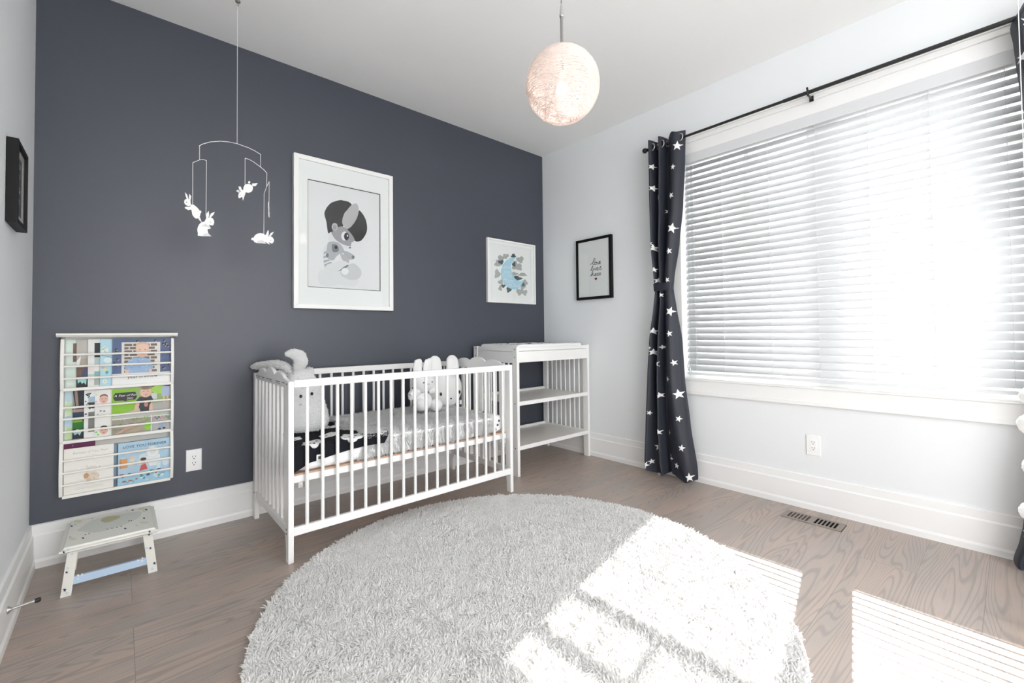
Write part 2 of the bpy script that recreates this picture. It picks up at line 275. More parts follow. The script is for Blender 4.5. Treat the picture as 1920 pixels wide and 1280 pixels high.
MOON=[('leaf',[(2.756,1.636),(2.763,1.62),(2.741,1.612),(2.726,1.608),(2.711,1.606),(2.695,1.607),(2.674,1.611),(2.681,1.628),(2.695,1.638),(2.695,1.653),(2.71,1.663),(2.728,1.665),(2.743,1.658),(2.742,1.643)]),('leaf',[(2.75,1.544),(2.739,1.526),(2.727,1.516),(2.715,1.51),(2.702,1.507),(2.683,1.501),(2.678,1.52),(2.687,1.539),(2.682,1.554),(2.688,1.571),(2.702,1.581),(2.717,1.581),(2.723,1.563),(2.735,1.558)]),('leaf',[(2.795,1.685),(2.785,1.674),(2.773,1.666),(2.759,1.661),(2.742,1.65),(2.724,1.655),(2.727,1.67),(2.719,1.677),(2.717,1.688),(2.726,1.699),(2.743,1.708),(2.759,1.7),(2.772,1.698),(2.796,1.699)]),('leaf',[(2.841,1.709),(2.835,1.7),(2.824,1.694),(2.816,1.682),(2.799,1.678),(2.792,1.69),(2.783,1.694),(2.776,1.701),(2.776,1.711),(2.784,1.722),(2.802,1.721),(2.814,1.72),(2.833,1.727),(2.842,1.719)]),('leaf',[(3.018,1.695),(3.005,1.685),(3.005,1.67),(2.988,1.656),(2.967,1.665),(2.953,1.67),(2.938,1.675),(2.931,1.686),(2.927,1.701),(2.951,1.709),(2.97,1.709),(2.987,1.723),(3.008,1.72),(3.018,1.708)]),('leaf',[(2.988,1.625),(2.995,1.612),(2.993,1.594),(2.966,1.594),(2.948,1.596),(2.932,1.598),(2.918,1.605),(2.902,1.617),(2.917,1.631),(2.939,1.636),(2.947,1.651),(2.969,1.657),(2.987,1.65),(2.997,1.639)]),('leaf',[(3.046,1.562),(3.062,1.555),(3.035,1.549),(3.011,1.547),(2.991,1.544),(2.972,1.545),(2.945,1.546),(2.945,1.554),(2.97,1.56),(2.972,1.567),(2.989,1.574),(3.014,1.575),(3.036,1.574),(3.035,1.566)]),('leaf',[(3.07,1.489),(3.063,1.474),(3.049,1.467),(3.038,1.462),(3.027,1.462),(3.01,1.458),(3.0,1.469),(3.011,1.485),(3.01,1.495),(3.013,1.509),(3.026,1.516),(3.041,1.518),(3.047,1.505),(3.054,1.497)]),('leaf',[(3.042,1.453),(3.031,1.441),(3.022,1.433),(3.01,1.43),(2.996,1.421),(2.979,1.423),(2.982,1.44),(2.979,1.449),(2.975,1.46),(2.984,1.471),(2.997,1.48),(3.011,1.472),(3.019,1.466),(3.038,1.466)]),('leaf',[(3.011,1.403),(3.004,1.391),(2.988,1.385),(2.977,1.373),(2.954,1.364),(2.943,1.38),(2.936,1.39),(2.924,1.399),(2.926,1.412),(2.935,1.426),(2.958,1.427),(2.974,1.42),(2.998,1.427),(3.015,1.419)]),('leaf',[(3.06,1.399),(3.049,1.391),(3.046,1.38),(3.036,1.366),(3.019,1.374),(3.01,1.382),(2.998,1.386),(2.993,1.396),(2.99,1.409),(3.005,1.416),(3.022,1.413),(3.034,1.422),(3.052,1.422),(3.058,1.41)]),('leaf',[(2.768,1.474),(2.768,1.467),(2.769,1.453),(2.752,1.451),(2.74,1.456),(2.729,1.457),(2.721,1.462),(2.711,1.47),(2.717,1.481),(2.734,1.483),(2.74,1.491),(2.754,1.497),(2.765,1.492),(2.773,1.484)]),('leaf',[(2.755,1.422),(2.762,1.408),(2.754,1.399),(2.744,1.4),(2.737,1.399),(2.73,1.403),(2.721,1.407),(2.718,1.419),(2.729,1.428),(2.731,1.436),(2.737,1.448),(2.746,1.447),(2.754,1.443),(2.755,1.43)]),('leaf',[(2.959,1.635),(2.956,1.614),(2.936,1.605),(2.923,1.597),(2.909,1.597),(2.891,1.594),(2.875,1.605),(2.888,1.629),(2.892,1.643),(2.893,1.663),(2.909,1.673),(2.926,1.677),(2.937,1.661),(2.94,1.646)]),('leaf',[(2.954,1.561),(2.939,1.553),(2.928,1.547),(2.913,1.545),(2.898,1.54),(2.876,1.538),(2.876,1.548),(2.879,1.555),(2.872,1.561),(2.882,1.569),(2.897,1.575),(2.915,1.573),(2.922,1.567),(2.944,1.568)]),('dark',[(2.922,1.719),(2.927,1.709),(2.912,1.704),(2.901,1.702),(2.89,1.7),(2.879,1.701),(2.864,1.703),(2.869,1.713),(2.879,1.719),(2.879,1.728),(2.889,1.734),(2.903,1.736),(2.913,1.732),(2.912,1.723)]),('dark',[(3.009,1.525),(2.988,1.514),(2.966,1.507),(2.944,1.502),(2.921,1.5),(2.886,1.494),(2.875,1.505),(2.892,1.516),(2.884,1.524),(2.894,1.534),(2.919,1.542),(2.947,1.543),(2.959,1.533),(2.98,1.531)]),('dark',[(2.872,1.416),(2.864,1.405),(2.855,1.398),(2.844,1.395),(2.83,1.384),(2.817,1.39),(2.819,1.405),(2.813,1.412),(2.811,1.423),(2.819,1.433),(2.832,1.44),(2.844,1.431),(2.854,1.429),(2.873,1.428)]),('dark',[(2.797,1.442),(2.793,1.436),(2.785,1.433),(2.78,1.425),(2.768,1.423),(2.764,1.431),(2.758,1.435),(2.753,1.44),(2.753,1.446),(2.758,1.454),(2.771,1.452),(2.779,1.451),(2.791,1.455),(2.798,1.45)]),('dark',[(2.781,1.65),(2.772,1.643),(2.773,1.635),(2.761,1.626),(2.746,1.632),(2.736,1.634),(2.726,1.637),(2.721,1.644),(2.718,1.653),(2.735,1.657),(2.748,1.658),(2.76,1.666),(2.775,1.665),(2.781,1.657)]),('dark',[(2.915,1.643),(2.918,1.634),(2.917,1.621),(2.905,1.622),(2.897,1.624),(2.889,1.625),(2.883,1.631),(2.876,1.639),(2.883,1.65),(2.893,1.652),(2.897,1.663),(2.906,1.667),(2.914,1.661),(2.919,1.653)]),('dark',[(3.027,1.469),(3.033,1.459),(3.022,1.454),(3.013,1.453),(3.005,1.452),(2.997,1.454),(2.986,1.457),(2.987,1.466),(2.997,1.472),(2.998,1.48),(3.004,1.487),(3.014,1.487),(3.023,1.483),(3.023,1.474)])]
CRESC=[(2.916,1.703),(2.864,1.694),(2.816,1.671),(2.782,1.638),(2.758,1.597),(2.749,1.551),(2.755,1.506),(2.779,1.465),(2.818,1.435),(2.869,1.419),(2.923,1.419),(2.968,1.438),(3.0,1.477),(3.01,1.51),(2.987,1.496),(2.946,1.497),(2.911,1.514),(2.887,1.541),(2.872,1.574),(2.863,1.613),(2.871,1.647),(2.895,1.675)]
NOC=14
MOONTXT=[(2.834,1.673),(2.807,1.614),(2.811,1.569),(2.815,1.536),(2.831,1.492),(2.888,1.456)]
LOVE=[[(-0.577,1.601),(-0.605,1.616),(-0.624,1.631),(-0.629,1.643),(-0.621,1.649),(-0.611,1.636),(-0.603,1.609),(-0.61,1.597),(-0.624,1.604)],[(-0.624,1.604),(-0.621,1.614),(-0.632,1.619),(-0.644,1.611),(-0.642,1.599),(-0.631,1.595),(-0.623,1.601),(-0.628,1.61),(-0.644,1.613),(-0.655,1.611)],[(-0.652,1.613),(-0.658,1.594),(-0.669,1.608),(-0.675,1.615)],[(-0.663,1.601),(-0.679,1.607),(-0.683,1.616),(-0.675,1.62),(-0.667,1.611),(-0.67,1.598),(-0.679,1.597),(-0.687,1.602)],[(-0.576,1.552),(-0.592,1.562),(-0.604,1.582),(-0.602,1.588),(-0.595,1.583),(-0.59,1.564),(-0.593,1.551),(-0.605,1.554)],[(-0.608,1.569),(-0.608,1.554),(-0.615,1.553),(-0.621,1.559)],[(-0.61,1.578),(-0.613,1.579)],[(-0.623,1.57),(-0.631,1.55),(-0.643,1.569)],[(-0.643,1.554),(-0.657,1.56),(-0.659,1.568),(-0.651,1.57),(-0.645,1.56),(-0.647,1.548),(-0.657,1.547),(-0.668,1.553)],[(-0.668,1.553),(-0.682,1.574),(-0.687,1.577),(-0.682,1.566),(-0.691,1.556),(-0.685,1.547),(-0.674,1.548)],[(-0.571,1.504),(-0.595,1.52),(-0.605,1.534),(-0.602,1.541),(-0.595,1.537),(-0.59,1.503),(-0.598,1.517),(-0.606,1.52),(-0.611,1.514),(-0.611,1.504),(-0.62,1.508)],[(-0.623,1.51),(-0.636,1.513),(-0.635,1.521),(-0.627,1.521),(-0.623,1.51),(-0.628,1.502),(-0.636,1.504),(-0.644,1.511)],[(-0.644,1.516),(-0.65,1.52),(-0.664,1.52),(-0.655,1.519),(-0.651,1.503),(-0.656,1.501),(-0.663,1.505)],[(-0.664,1.508),(-0.679,1.512),(-0.682,1.521),(-0.675,1.524),(-0.668,1.515),(-0.67,1.505),(-0.679,1.504),(-0.691,1.509)]]
HEART=[[(-0.632,1.481),(-0.627,1.487),(-0.62,1.485),(-0.621,1.476),(-0.633,1.464),(-0.645,1.474),(-0.647,1.482),(-0.64,1.487)]]
RAB1=[('b',[(0.539,1.642),(0.552,1.644),(0.569,1.629),(0.576,1.616),(0.577,1.601),(0.571,1.586),(0.56,1.581),(0.548,1.594),(0.544,1.613),(0.541,1.62),(0.532,1.616),(0.519,1.622),(0.521,1.629),(0.539,1.634)]),('b',[(0.516,1.646),(0.517,1.66),(0.526,1.667),(0.537,1.665),(0.54,1.653),(0.54,1.642),(0.534,1.635),(0.523,1.637)]),('e',[(0.518,1.696),(0.526,1.687),(0.532,1.667),(0.525,1.667),(0.521,1.679)]),('e',[(0.535,1.692),(0.542,1.682),(0.539,1.66),(0.534,1.666),(0.533,1.679)]),('b',[(0.581,1.615),(0.58,1.611),(0.578,1.608),(0.575,1.608),(0.573,1.61),(0.572,1.613),(0.573,1.617),(0.575,1.62),(0.578,1.621),(0.58,1.619)]),('e',[(0.574,1.594),(0.583,1.566),(0.572,1.576),(0.568,1.586)]),('k',[(0.526,1.651),(0.526,1.649),(0.525,1.648),(0.523,1.649),(0.523,1.65),(0.523,1.652),(0.525,1.653),(0.526,1.652)])]
RAB2=[('b',[(0.593,1.572),(0.58,1.565),(0.57,1.548),(0.566,1.529),(0.569,1.511),(0.577,1.501),(0.603,1.505),(0.608,1.519),(0.606,1.537),(0.616,1.541),(0.618,1.546),(0.612,1.559),(0.627,1.559),(0.632,1.578),(0.625,1.593),(0.612,1.594),(0.601,1.589),(0.596,1.579)]),('e',[(0.61,1.626),(0.612,1.607),(0.608,1.588),(0.6,1.584),(0.599,1.607)]),('e',[(0.634,1.626),(0.629,1.61),(0.616,1.592),(0.612,1.598),(0.619,1.615)]),('g',[(0.58,1.549),(0.597,1.561),(0.614,1.553),(0.618,1.542),(0.604,1.548)]),('g',[(0.584,1.501),(0.595,1.516),(0.61,1.517),(0.621,1.505)]),('b',[(0.577,1.507),(0.576,1.503),(0.574,1.501),(0.571,1.5),(0.568,1.502),(0.567,1.505),(0.568,1.509),(0.571,1.512),(0.573,1.512),(0.576,1.51)]),('k',[(0.62,1.573),(0.619,1.571),(0.618,1.57),(0.617,1.571),(0.616,1.572),(0.617,1.574),(0.618,1.575),(0.619,1.574)])]
RAB3=[('b',[(0.795,1.774),(0.793,1.765),(0.789,1.756),(0.782,1.75),(0.774,1.747),(0.766,1.747),(0.759,1.75),(0.755,1.756),(0.753,1.765),(0.755,1.773),(0.759,1.782),(0.766,1.788),(0.774,1.791),(0.782,1.791),(0.789,1.788),(0.793,1.782)]),('b',[(0.754,1.759),(0.763,1.745),(0.75,1.724),(0.734,1.711),(0.732,1.73),(0.74,1.744)]),('e',[(0.732,1.769),(0.742,1.77),(0.748,1.751),(0.742,1.746),(0.735,1.755)]),('g',[(0.721,1.745),(0.73,1.753),(0.738,1.746),(0.734,1.737)]),('e',[(0.762,1.741),(0.751,1.702),(0.748,1.719),(0.75,1.734)]),('b',[(0.783,1.801),(0.782,1.798),(0.78,1.795),(0.776,1.794),(0.774,1.796),(0.773,1.799),(0.774,1.803),(0.776,1.805),(0.78,1.806),(0.782,1.804)]),('e',[(0.79,1.796),(0.816,1.804),(0.807,1.787),(0.792,1.782)]),('k',[(0.74,1.727),(0.74,1.726),(0.739,1.725),(0.737,1.725),(0.737,1.727),(0.737,1.728),(0.739,1.729),(0.74,1.729)])]
RAB4=[('b',[(0.799,1.52),(0.81,1.542),(0.831,1.553),(0.853,1.548),(0.864,1.534),(0.855,1.515),(0.849,1.504),(0.818,1.5),(0.803,1.506)]),('b',[(0.857,1.533),(0.868,1.542),(0.884,1.541),(0.894,1.525),(0.886,1.507),(0.871,1.511),(0.855,1.518)]),('e',[(0.856,1.547),(0.864,1.571),(0.869,1.573),(0.869,1.549),(0.864,1.536)]),('e',[(0.893,1.569),(0.886,1.554),(0.875,1.539),(0.871,1.545),(0.879,1.561)]),('b',[(0.802,1.519),(0.801,1.515),(0.798,1.513),(0.794,1.512),(0.791,1.514),(0.79,1.518),(0.791,1.521),(0.794,1.524),(0.798,1.525),(0.801,1.523)]),('g',[(0.818,1.512),(0.84,1.518),(0.857,1.502),(0.818,1.5)]),('e',[(0.84,1.52),(0.864,1.514),(0.876,1.5),(0.862,1.504)]),('k',[(0.88,1.522),(0.88,1.52),(0.878,1.519),(0.877,1.52),(0.876,1.521),(0.877,1.523),(0.878,1.524),(0.88,1.524)])]
STOP=[('cloud',[(0.176,-0.234),(0.208,-0.16),(0.251,-0.145),(0.294,-0.15),(0.372,-0.171),(0.374,-0.239),(0.35,-0.293),(0.313,-0.324),(0.266,-0.342),(0.223,-0.339),(0.179,-0.279),(0.166,-0.262)]),('moon',[(0.238,-0.181),(0.263,-0.149),(0.301,-0.178),(0.302,-0.207),(0.276,-0.235),(0.252,-0.231)]),('yel',[(0.176,-0.144),(0.175,-0.153),(0.17,-0.157),(0.164,-0.153),(0.157,-0.144),(0.151,-0.131),(0.149,-0.118),(0.15,-0.108),(0.155,-0.105),(0.161,-0.108),(0.169,-0.118),(0.174,-0.131)]),('yel',[(0.398,-0.157),(0.395,-0.166),(0.39,-0.169),(0.382,-0.164),(0.375,-0.155),(0.37,-0.142),(0.368,-0.13),(0.37,-0.121),(0.376,-0.118),(0.383,-0.123),(0.391,-0.132),(0.396,-0.145)]),('yel',[(0.172,-0.372),(0.171,-0.379),(0.167,-0.381),(0.161,-0.378),(0.154,-0.37),(0.149,-0.359),(0.147,-0.348),(0.148,-0.341),(0.152,-0.339),(0.159,-0.342),(0.165,-0.351),(0.17,-0.362)]),('yel',[(0.399,-0.365),(0.396,-0.37),(0.39,-0.371),(0.383,-0.366),(0.375,-0.357),(0.37,-0.346),(0.368,-0.336),(0.37,-0.33),(0.376,-0.33),(0.384,-0.335),(0.391,-0.344),(0.397,-0.355)]),('navy',[(0.149,-0.186),(0.148,-0.192),(0.146,-0.192),(0.143,-0.187),(0.141,-0.179),(0.142,-0.173),(0.145,-0.173),(0.148,-0.178)]),('navy',[(0.194,-0.383),(0.193,-0.388),(0.19,-0.388),(0.188,-0.383),(0.186,-0.376),(0.187,-0.371),(0.19,-0.371),(0.192,-0.376)]),('navy',[(0.352,-0.135),(0.351,-0.141),(0.348,-0.141),(0.345,-0.135),(0.344,-0.127),(0.345,-0.121),(0.348,-0.12),(0.351,-0.126)]),('navy',[(0.401,-0.173),(0.4,-0.179),(0.397,-0.18),(0.394,-0.174),(0.393,-0.165),(0.394,-0.159),(0.398,-0.159),(0.4,-0.165)]),('navy',[(0.389,-0.295),(0.388,-0.301),(0.385,-0.301),(0.382,-0.295),(0.381,-0.288),(0.382,-0.282),(0.385,-0.282),(0.388,-0.287)]),('navy',[(0.324,-0.382),(0.323,-0.387),(0.32,-0.387),(0.318,-0.382),(0.316,-0.375),(0.318,-0.37),(0.32,-0.37),(0.323,-0.375)]),('navy',[(0.198,-0.344),(0.197,-0.347),(0.195,-0.347),(0.194,-0.344),(0.193,-0.34),(0.193,-0.337),(0.195,-0.337),(0.197,-0.34)]),('navy',[(0.265,-0.336),(0.265,-0.339),(0.263,-0.338),(0.261,-0.335),(0.261,-0.331),(0.261,-0.328),(0.263,-0.329),(0.264,-0.332)]),('navy',[(0.28,-0.337),(0.279,-0.34),(0.278,-0.34),(0.276,-0.337),(0.275,-0.333),(0.276,-0.33),(0.277,-0.33),(0.279,-0.333)]),('navy',[(0.296,-0.34),(0.295,-0.343),(0.294,-0.342),(0.292,-0.339),(0.291,-0.335),(0.292,-0.332),(0.294,-0.332),(0.295,-0.335)]),('navy',[(0.309,-0.337),(0.309,-0.34),(0.307,-0.34),(0.305,-0.337),(0.305,-0.333),(0.305,-0.33),(0.307,-0.33),(0.309,-0.333)]),('navy',[(0.208,-0.339),(0.208,-0.342),(0.206,-0.342),(0.205,-0.339),(0.204,-0.335),(0.204,-0.332),(0.206,-0.332),(0.208,-0.335)]),('navy',[(0.336,-0.286),(0.335,-0.289),(0.333,-0.289),(0.331,-0.286),(0.331,-0.281),(0.332,-0.278),(0.333,-0.278),(0.335,-0.282)]),('navy',[(0.343,-0.289),(0.343,-0.292),(0.341,-0.292),(0.339,-0.289),(0.339,-0.285),(0.339,-0.281),(0.341,-0.282),(0.343,-0.285)]),('sky',[(0.161,-0.175),(0.16,-0.18),(0.156,-0.179),(0.153,-0.173),(0.151,-0.166),(0.152,-0.162),(0.156,-0.163),(0.159,-0.168)]),('sky',[(0.214,-0.135),(0.213,-0.14),(0.209,-0.139),(0.205,-0.133),(0.204,-0.126),(0.205,-0.121),(0.209,-0.122),(0.212,-0.128)]),('sky',[(0.332,-0.123),(0.33,-0.128),(0.327,-0.127),(0.323,-0.121),(0.322,-0.114),(0.323,-0.109),(0.327,-0.109),(0.331,-0.116)]),('sky',[(0.154,-0.333),(0.153,-0.337),(0.15,-0.336),(0.147,-0.331),(0.145,-0.324),(0.146,-0.32),(0.149,-0.321),(0.153,-0.326)]),('sky',[(0.363,-0.377),(0.361,-0.381),(0.358,-0.38),(0.355,-0.374),(0.353,-0.368),(0.355,-0.364),(0.358,-0.365),(0.362,-0.37)]),('sky',[(0.393,-0.191),(0.392,-0.196),(0.388,-0.195),(0.384,-0.189),(0.383,-0.182),(0.385,-0.177),(0.389,-0.178),(0.392,-0.184)])]
SFRONT=[('navy',[(0.14,0.198),(0.141,0.193),(0.144,0.192),(0.142,0.19),(0.142,0.186),(0.14,0.189),(0.137,0.188),(0.138,0.191),(0.136,0.195),(0.139,0.194)]),('sky',[(0.153,0.203),(0.154,0.199),(0.156,0.198),(0.154,0.196),(0.155,0.193),(0.153,0.195),(0.15,0.194),(0.151,0.197),(0.149,0.201),(0.152,0.2)]),('navy',[(0.398,0.2),(0.399,0.196),(0.403,0.194),(0.4,0.193),(0.401,0.188),(0.398,0.191),(0.395,0.19),(0.396,0.194),(0.394,0.197),(0.397,0.196)]),('navy',[(0.158,0.188),(0.159,0.183),(0.162,0.182),(0.16,0.18),(0.161,0.175),(0.158,0.179),(0.155,0.177),(0.156,0.181),(0.153,0.185),(0.157,0.184)]),('sky',[(0.161,0.17),(0.162,0.166),(0.164,0.165),(0.162,0.163),(0.163,0.159),(0.161,0.162),(0.158,0.161),(0.159,0.164),(0.157,0.167),(0.16,0.166)]),('navy',[(0.146,0.103),(0.147,0.098),(0.15,0.097),(0.148,0.095),(0.148,0.091),(0.146,0.094),(0.143,0.092),(0.144,0.096),(0.142,0.1),(0.145,0.099)]),('sky',[(0.149,0.117),(0.15,0.113),(0.153,0.112),(0.151,0.11),(0.151,0.106),(0.149,0.109),(0.147,0.108),(0.147,0.111),(0.145,0.115),(0.148,0.114)]),('navy',[(0.141,0.037),(0.142,0.032),(0.146,0.03),(0.143,0.028),(0.144,0.022),(0.141,0.026),(0.138,0.025),(0.139,0.029),(0.136,0.034),(0.14,0.033)]),('sky',[(0.148,0.019),(0.148,0.016),(0.151,0.015),(0.149,0.014),(0.15,0.011),(0.148,0.013),(0.146,0.012),(0.146,0.015),(0.145,0.017),(0.147,0.017)]),('navy',[(0.398,0.174),(0.399,0.17),(0.403,0.169),(0.4,0.167),(0.401,0.163),(0.398,0.166),(0.396,0.164),(0.396,0.168),(0.394,0.171),(0.397,0.171)]),('navy',[(0.403,0.115),(0.404,0.11),(0.408,0.109),(0.405,0.107),(0.406,0.102),(0.403,0.106),(0.4,0.104),(0.401,0.108),(0.399,0.112),(0.402,0.111)]),('sky',[(0.39,0.119),(0.391,0.114),(0.395,0.113),(0.392,0.111),(0.393,0.107),(0.39,0.11),(0.388,0.109),(0.388,0.113),(0.386,0.116),(0.389,0.115)]),('navy',[(0.417,0.045),(0.418,0.041),(0.422,0.039),(0.419,0.037),(0.42,0.032),(0.417,0.036),(0.414,0.034),(0.415,0.039),(0.412,0.043),(0.416,0.041)]),('sky',[(0.41,0.024),(0.411,0.019),(0.415,0.017),(0.412,0.015),(0.413,0.01),(0.41,0.014),(0.407,0.013),(0.408,0.017),(0.405,0.021),(0.409,0.02)]),('sky',[(0.386,0.188),(0.387,0.183),(0.39,0.182),(0.388,0.18),(0.389,0.176),(0.386,0.179),(0.383,0.178),(0.384,0.182),(0.382,0.185),(0.385,0.184)]),('white',[(0.178,0.076),(0.179,0.072),(0.182,0.07),(0.18,0.069),(0.181,0.064),(0.178,0.067),(0.175,0.066),(0.176,0.07),(0.174,0.074),(0.177,0.073)]),('white',[(0.189,0.075),(0.191,0.07),(0.194,0.069),(0.191,0.067),(0.192,0.063),(0.19,0.066),(0.187,0.065),(0.188,0.069),(0.185,0.072),(0.188,0.071)]),('white',[(0.178,0.061),(0.179,0.058),(0.182,0.056),(0.179,0.055),(0.18,0.051),(0.178,0.054),(0.176,0.053),(0.177,0.056),(0.174,0.059),(0.177,0.058)]),('white',[(0.362,0.072),(0.364,0.068),(0.367,0.066),(0.364,0.065),(0.365,0.06),(0.362,0.064),(0.36,0.062),(0.361,0.066),(0.358,0.069),(0.361,0.068)]),('white',[(0.377,0.077),(0.378,0.073),(0.381,0.071),(0.378,0.07),(0.379,0.066),(0.377,0.069),(0.374,0.067),(0.375,0.071),(0.373,0.074),(0.375,0.073)]),('white',[(0.376,0.065),(0.377,0.061),(0.38,0.06),(0.378,0.058),(0.379,0.054),(0.376,0.057),(0.374,0.056),(0.374,0.059),(0.372,0.063),(0.375,0.062)])]
CSTAR=[(-1.435,2.301,0.036),(-1.29,2.345,0.015),(-1.199,2.246,0.014),(-1.236,2.215,0.024),(-1.405,2.162,0.023),(-1.237,2.06,0.026),(-1.388,1.969,0.025),(-1.277,1.985,0.034),(-1.325,1.881,0.021),(-1.197,1.858,0.014),(-1.386,1.743,0.04),(-1.21,1.66,0.018),(-1.23,1.627,0.032),(-1.362,1.588,0.025),(-1.231,1.473,0.022),(-1.253,1.396,0.024),(-1.337,1.39,0.023),(-1.262,1.344,0.024),(-1.283,1.289,0.019),(-1.355,1.169,0.037),(-1.22,1.034,0.028),(-1.355,1.015,0.025),(-1.194,0.915,0.016),(-1.283,0.92,0.017),(-1.213,0.883,0.028),(-1.249,0.802,0.034),(-1.379,0.815,0.025),(-1.334,0.7,0.023),(-1.268,0.582,0.023),(-1.402,0.6,0.037),(-1.182,0.447,0.019),(-1.408,0.435,0.024),(-1.263,0.325,0.024),(-1.324,0.327,0.02),(-1.223,0.204,0.032),(-1.427,0.241,0.027),(-1.185,0.097,0.022),(-1.329,0.151,0.035),(-1.386,0.113,0.025),(-1.136,0.074,0.028),(-1.225,-0.017,0.022),(-1.477,0.052,0.034)]
# ------------------------------------------------------------ the room shell
RX, RY, RH = 3.28, -4.4, 2.70           # room: x 0..RX, y 0..RY, height RH
WY0, WY1, WZ0, WZ1 = -3.075, -1.385, 0.70, 2.31   # window opening
struct(MB().box(-0.15, 3.46, RY-0.15, 0.15, -0.1, 0.0).build('floor', M_FLOOR))
struct(MB().box(-0.15, 3.46, RY-0.15, 0.15, RH, RH+0.1).build('ceiling', M_CEIL))
struct(MB().box(-0.15, 3.46, 0, 0.15, 0, RH).build('wall_back', M_NAVY))
struct(MB().box(-0.15, 0, RY-0.15, 0, 0, RH).build('wall_left', M_WALL))
b = MB()
b.box(RX, 3.46, WY1, 0, 0, RH); b.box(RX, 3.46, RY-0.15, WY0, 0, RH); b.box(RX, 3.46, WY0, WY1, 0, WZ0); b.box(RX, 3.46, WY0, WY1, WZ1, RH)
struct(b.build('wall_right', M_WALL))
b = MB()      # unseen wall behind the camera, its wide opening added to let in fill light
b.box(0, 0.12, RY-0.12, RY, 0, RH); b.box(2.30, RX, RY-0.12, RY, 0, RH); b.box(0.12, 2.30, RY-0.12, RY, 2.55, RH)
struct(b.build('wall_front', M_WALL))
BP = [(0, 0), (0.023, 0), (0.023, 0.028), (0.018, 0.04), (0.016, 0.142), (0.010, 0.150), (0.009, 0.188), (0, 0.191)]
b = MB(); b.prism([(-d, z) for d, z in BP], 0.0, RX, 'yz'); struct(b.build('baseboard_back', M_TRIM))
b = MB(); b.prism([(d, z) for d, z in BP], RY, 0.0, 'xz'); struct(b.build('baseboard_left', M_TRIM))
b = MB(); b.prism([(RX-d, z) for d, z in BP], RY, 0.0, 'xz'); struct(b.build('baseboard_right', M_TRIM))
# outside: unseen pale ground added to bounce sunlight in, and the roof's overhang that shades the top of the window
struct(MB().box(3.46, 40, -25, 22, -0.75, -0.6).build('ground', mat('pale bounce ground', (0.42, 0.42, 0.40), 0.9, 0.1, var=0.1, vscale=3)))
struct(MB().box(3.46, 4.02, -7, 3, 2.635, 2.80).build('roof_eave', M_TRIM))

# window casing (trim) round the opening, sill and apron
T1 = struct(thing('trim_1', 'white casing, sill and apron round the window', 'window trim', (RX, -2.23, 0.6)))
for k_ in ('label', 'category'): del T1[k_]
def cas(y0, y1, z0, z1, d=0.018, nm='side_casing'): return MB().box(RX-d, RX, y0, y1, z0, z1).build(nm, M_TRIM, T1, bevel=0.003)
cas(WY1, WY1+0.09, WZ0-0.005, 2.275); cas(WY0-0.09, WY0, WZ0-0.005, 2.275)
b = MB(); b.box(RX-0.02, RX, WY0-0.10, WY1+0.10, 2.268, 2.345); b.box(RX-0.030, RX, WY0-0.115, WY1+0.115, 2.345, 2.375); b.box(RX-0.042, RX, WY0-0.13, WY1+0.13, 2.375, 2.393)
b.build('head_casing', M_TRIM, T1, bevel=0.004)
b = MB(); b.box(RX-0.022, 3.3548, WY0+0.0003, WY1-0.0003, 0.7003, 0.706); b.box(RX-0.022, RX-0.0002, WY0, WY1, 0.690, 0.7003); b.box(RX-0.022, RX-0.0002, WY0-0.10, WY0, 0.690, 0.706); b.box(RX-0.022, RX-0.0002, WY1, WY1+0.10, 0.690, 0.706); b.build('sill', M_TRIM, T1, bevel=0.003)
b = MB(); b.box(RX-0.014, RX, WY0-0.09, WY1+0.09, 0.612, 0.690); b.box(RX-0.020, RX, WY0-0.09, WY1+0.09, 0.594, 0.616); b.build('apron', M_TRIM, T1, bevel=0.003)

# window unit
W1 = struct(thing('window_1', '', '', (3.40, -2.23, 0.7)))
for k_ in ('label', 'category'): del W1[k_]
MY0, MY1 = -2.295, -2.145
b = MB(); xa, xb = 3.355, 3.44
e_ = 0.0004
b.box(xa, xb, WY0+e_, WY1-e_, WZ1-0.03, WZ1-e_); b.box(xa, xb, WY0+e_, WY1-e_, WZ0+e_, WZ0+0.035)
for ya, yb in ((WY1-0.02, WY1-e_), (WY0+e_, WY0+0.02), (MY0+0.01, MY1-0.01)): b.box(xa, xb, ya, yb, WZ0+0.035, WZ1-0.03)
b.build('window_frame', M_TRIM, W1, bevel=0.003)
def sash(y0, y1, ym):
    b = MB(); x0, x1 = 3.372, 3.412
    b.box(x0, x1, y0, y0+0.022, 0.736, 2.279); b.box(x0, x1, y1-0.022, y1, 0.736, 2.279)
    for za, zb, d in ((0.736, 0.765, 0), (2.24, 2.279, 0), (1.628, 1.676, 0.004)): b.box(x0+d, x1-d, y0+0.022, y1-0.022, za, zb)
    s = b.build('sash', M_TRIM, W1, bevel=0.002)
    g = MB(); g.box(x0+0.008, x1-0.008, y0+0.022, y1-0.022, 1.868, 1.905)
    for za, zb in ((1.676, 1.868), (1.905, 2.24)): g.box(x0+0.008, x1-0.008, ym-0.016, ym+0.016, za, zb)
    g.build('muntin', M_TRIM, s)
    MB().box(3.391, 3.394, y0+0.02, y1-0.02, 0.76, 2.25).build('pane', M_GLASSW, s)
sash(MY1-0.012, WY1-0.018, -1.79); sash(WY0+0.018, MY0+0.012, -2.665)

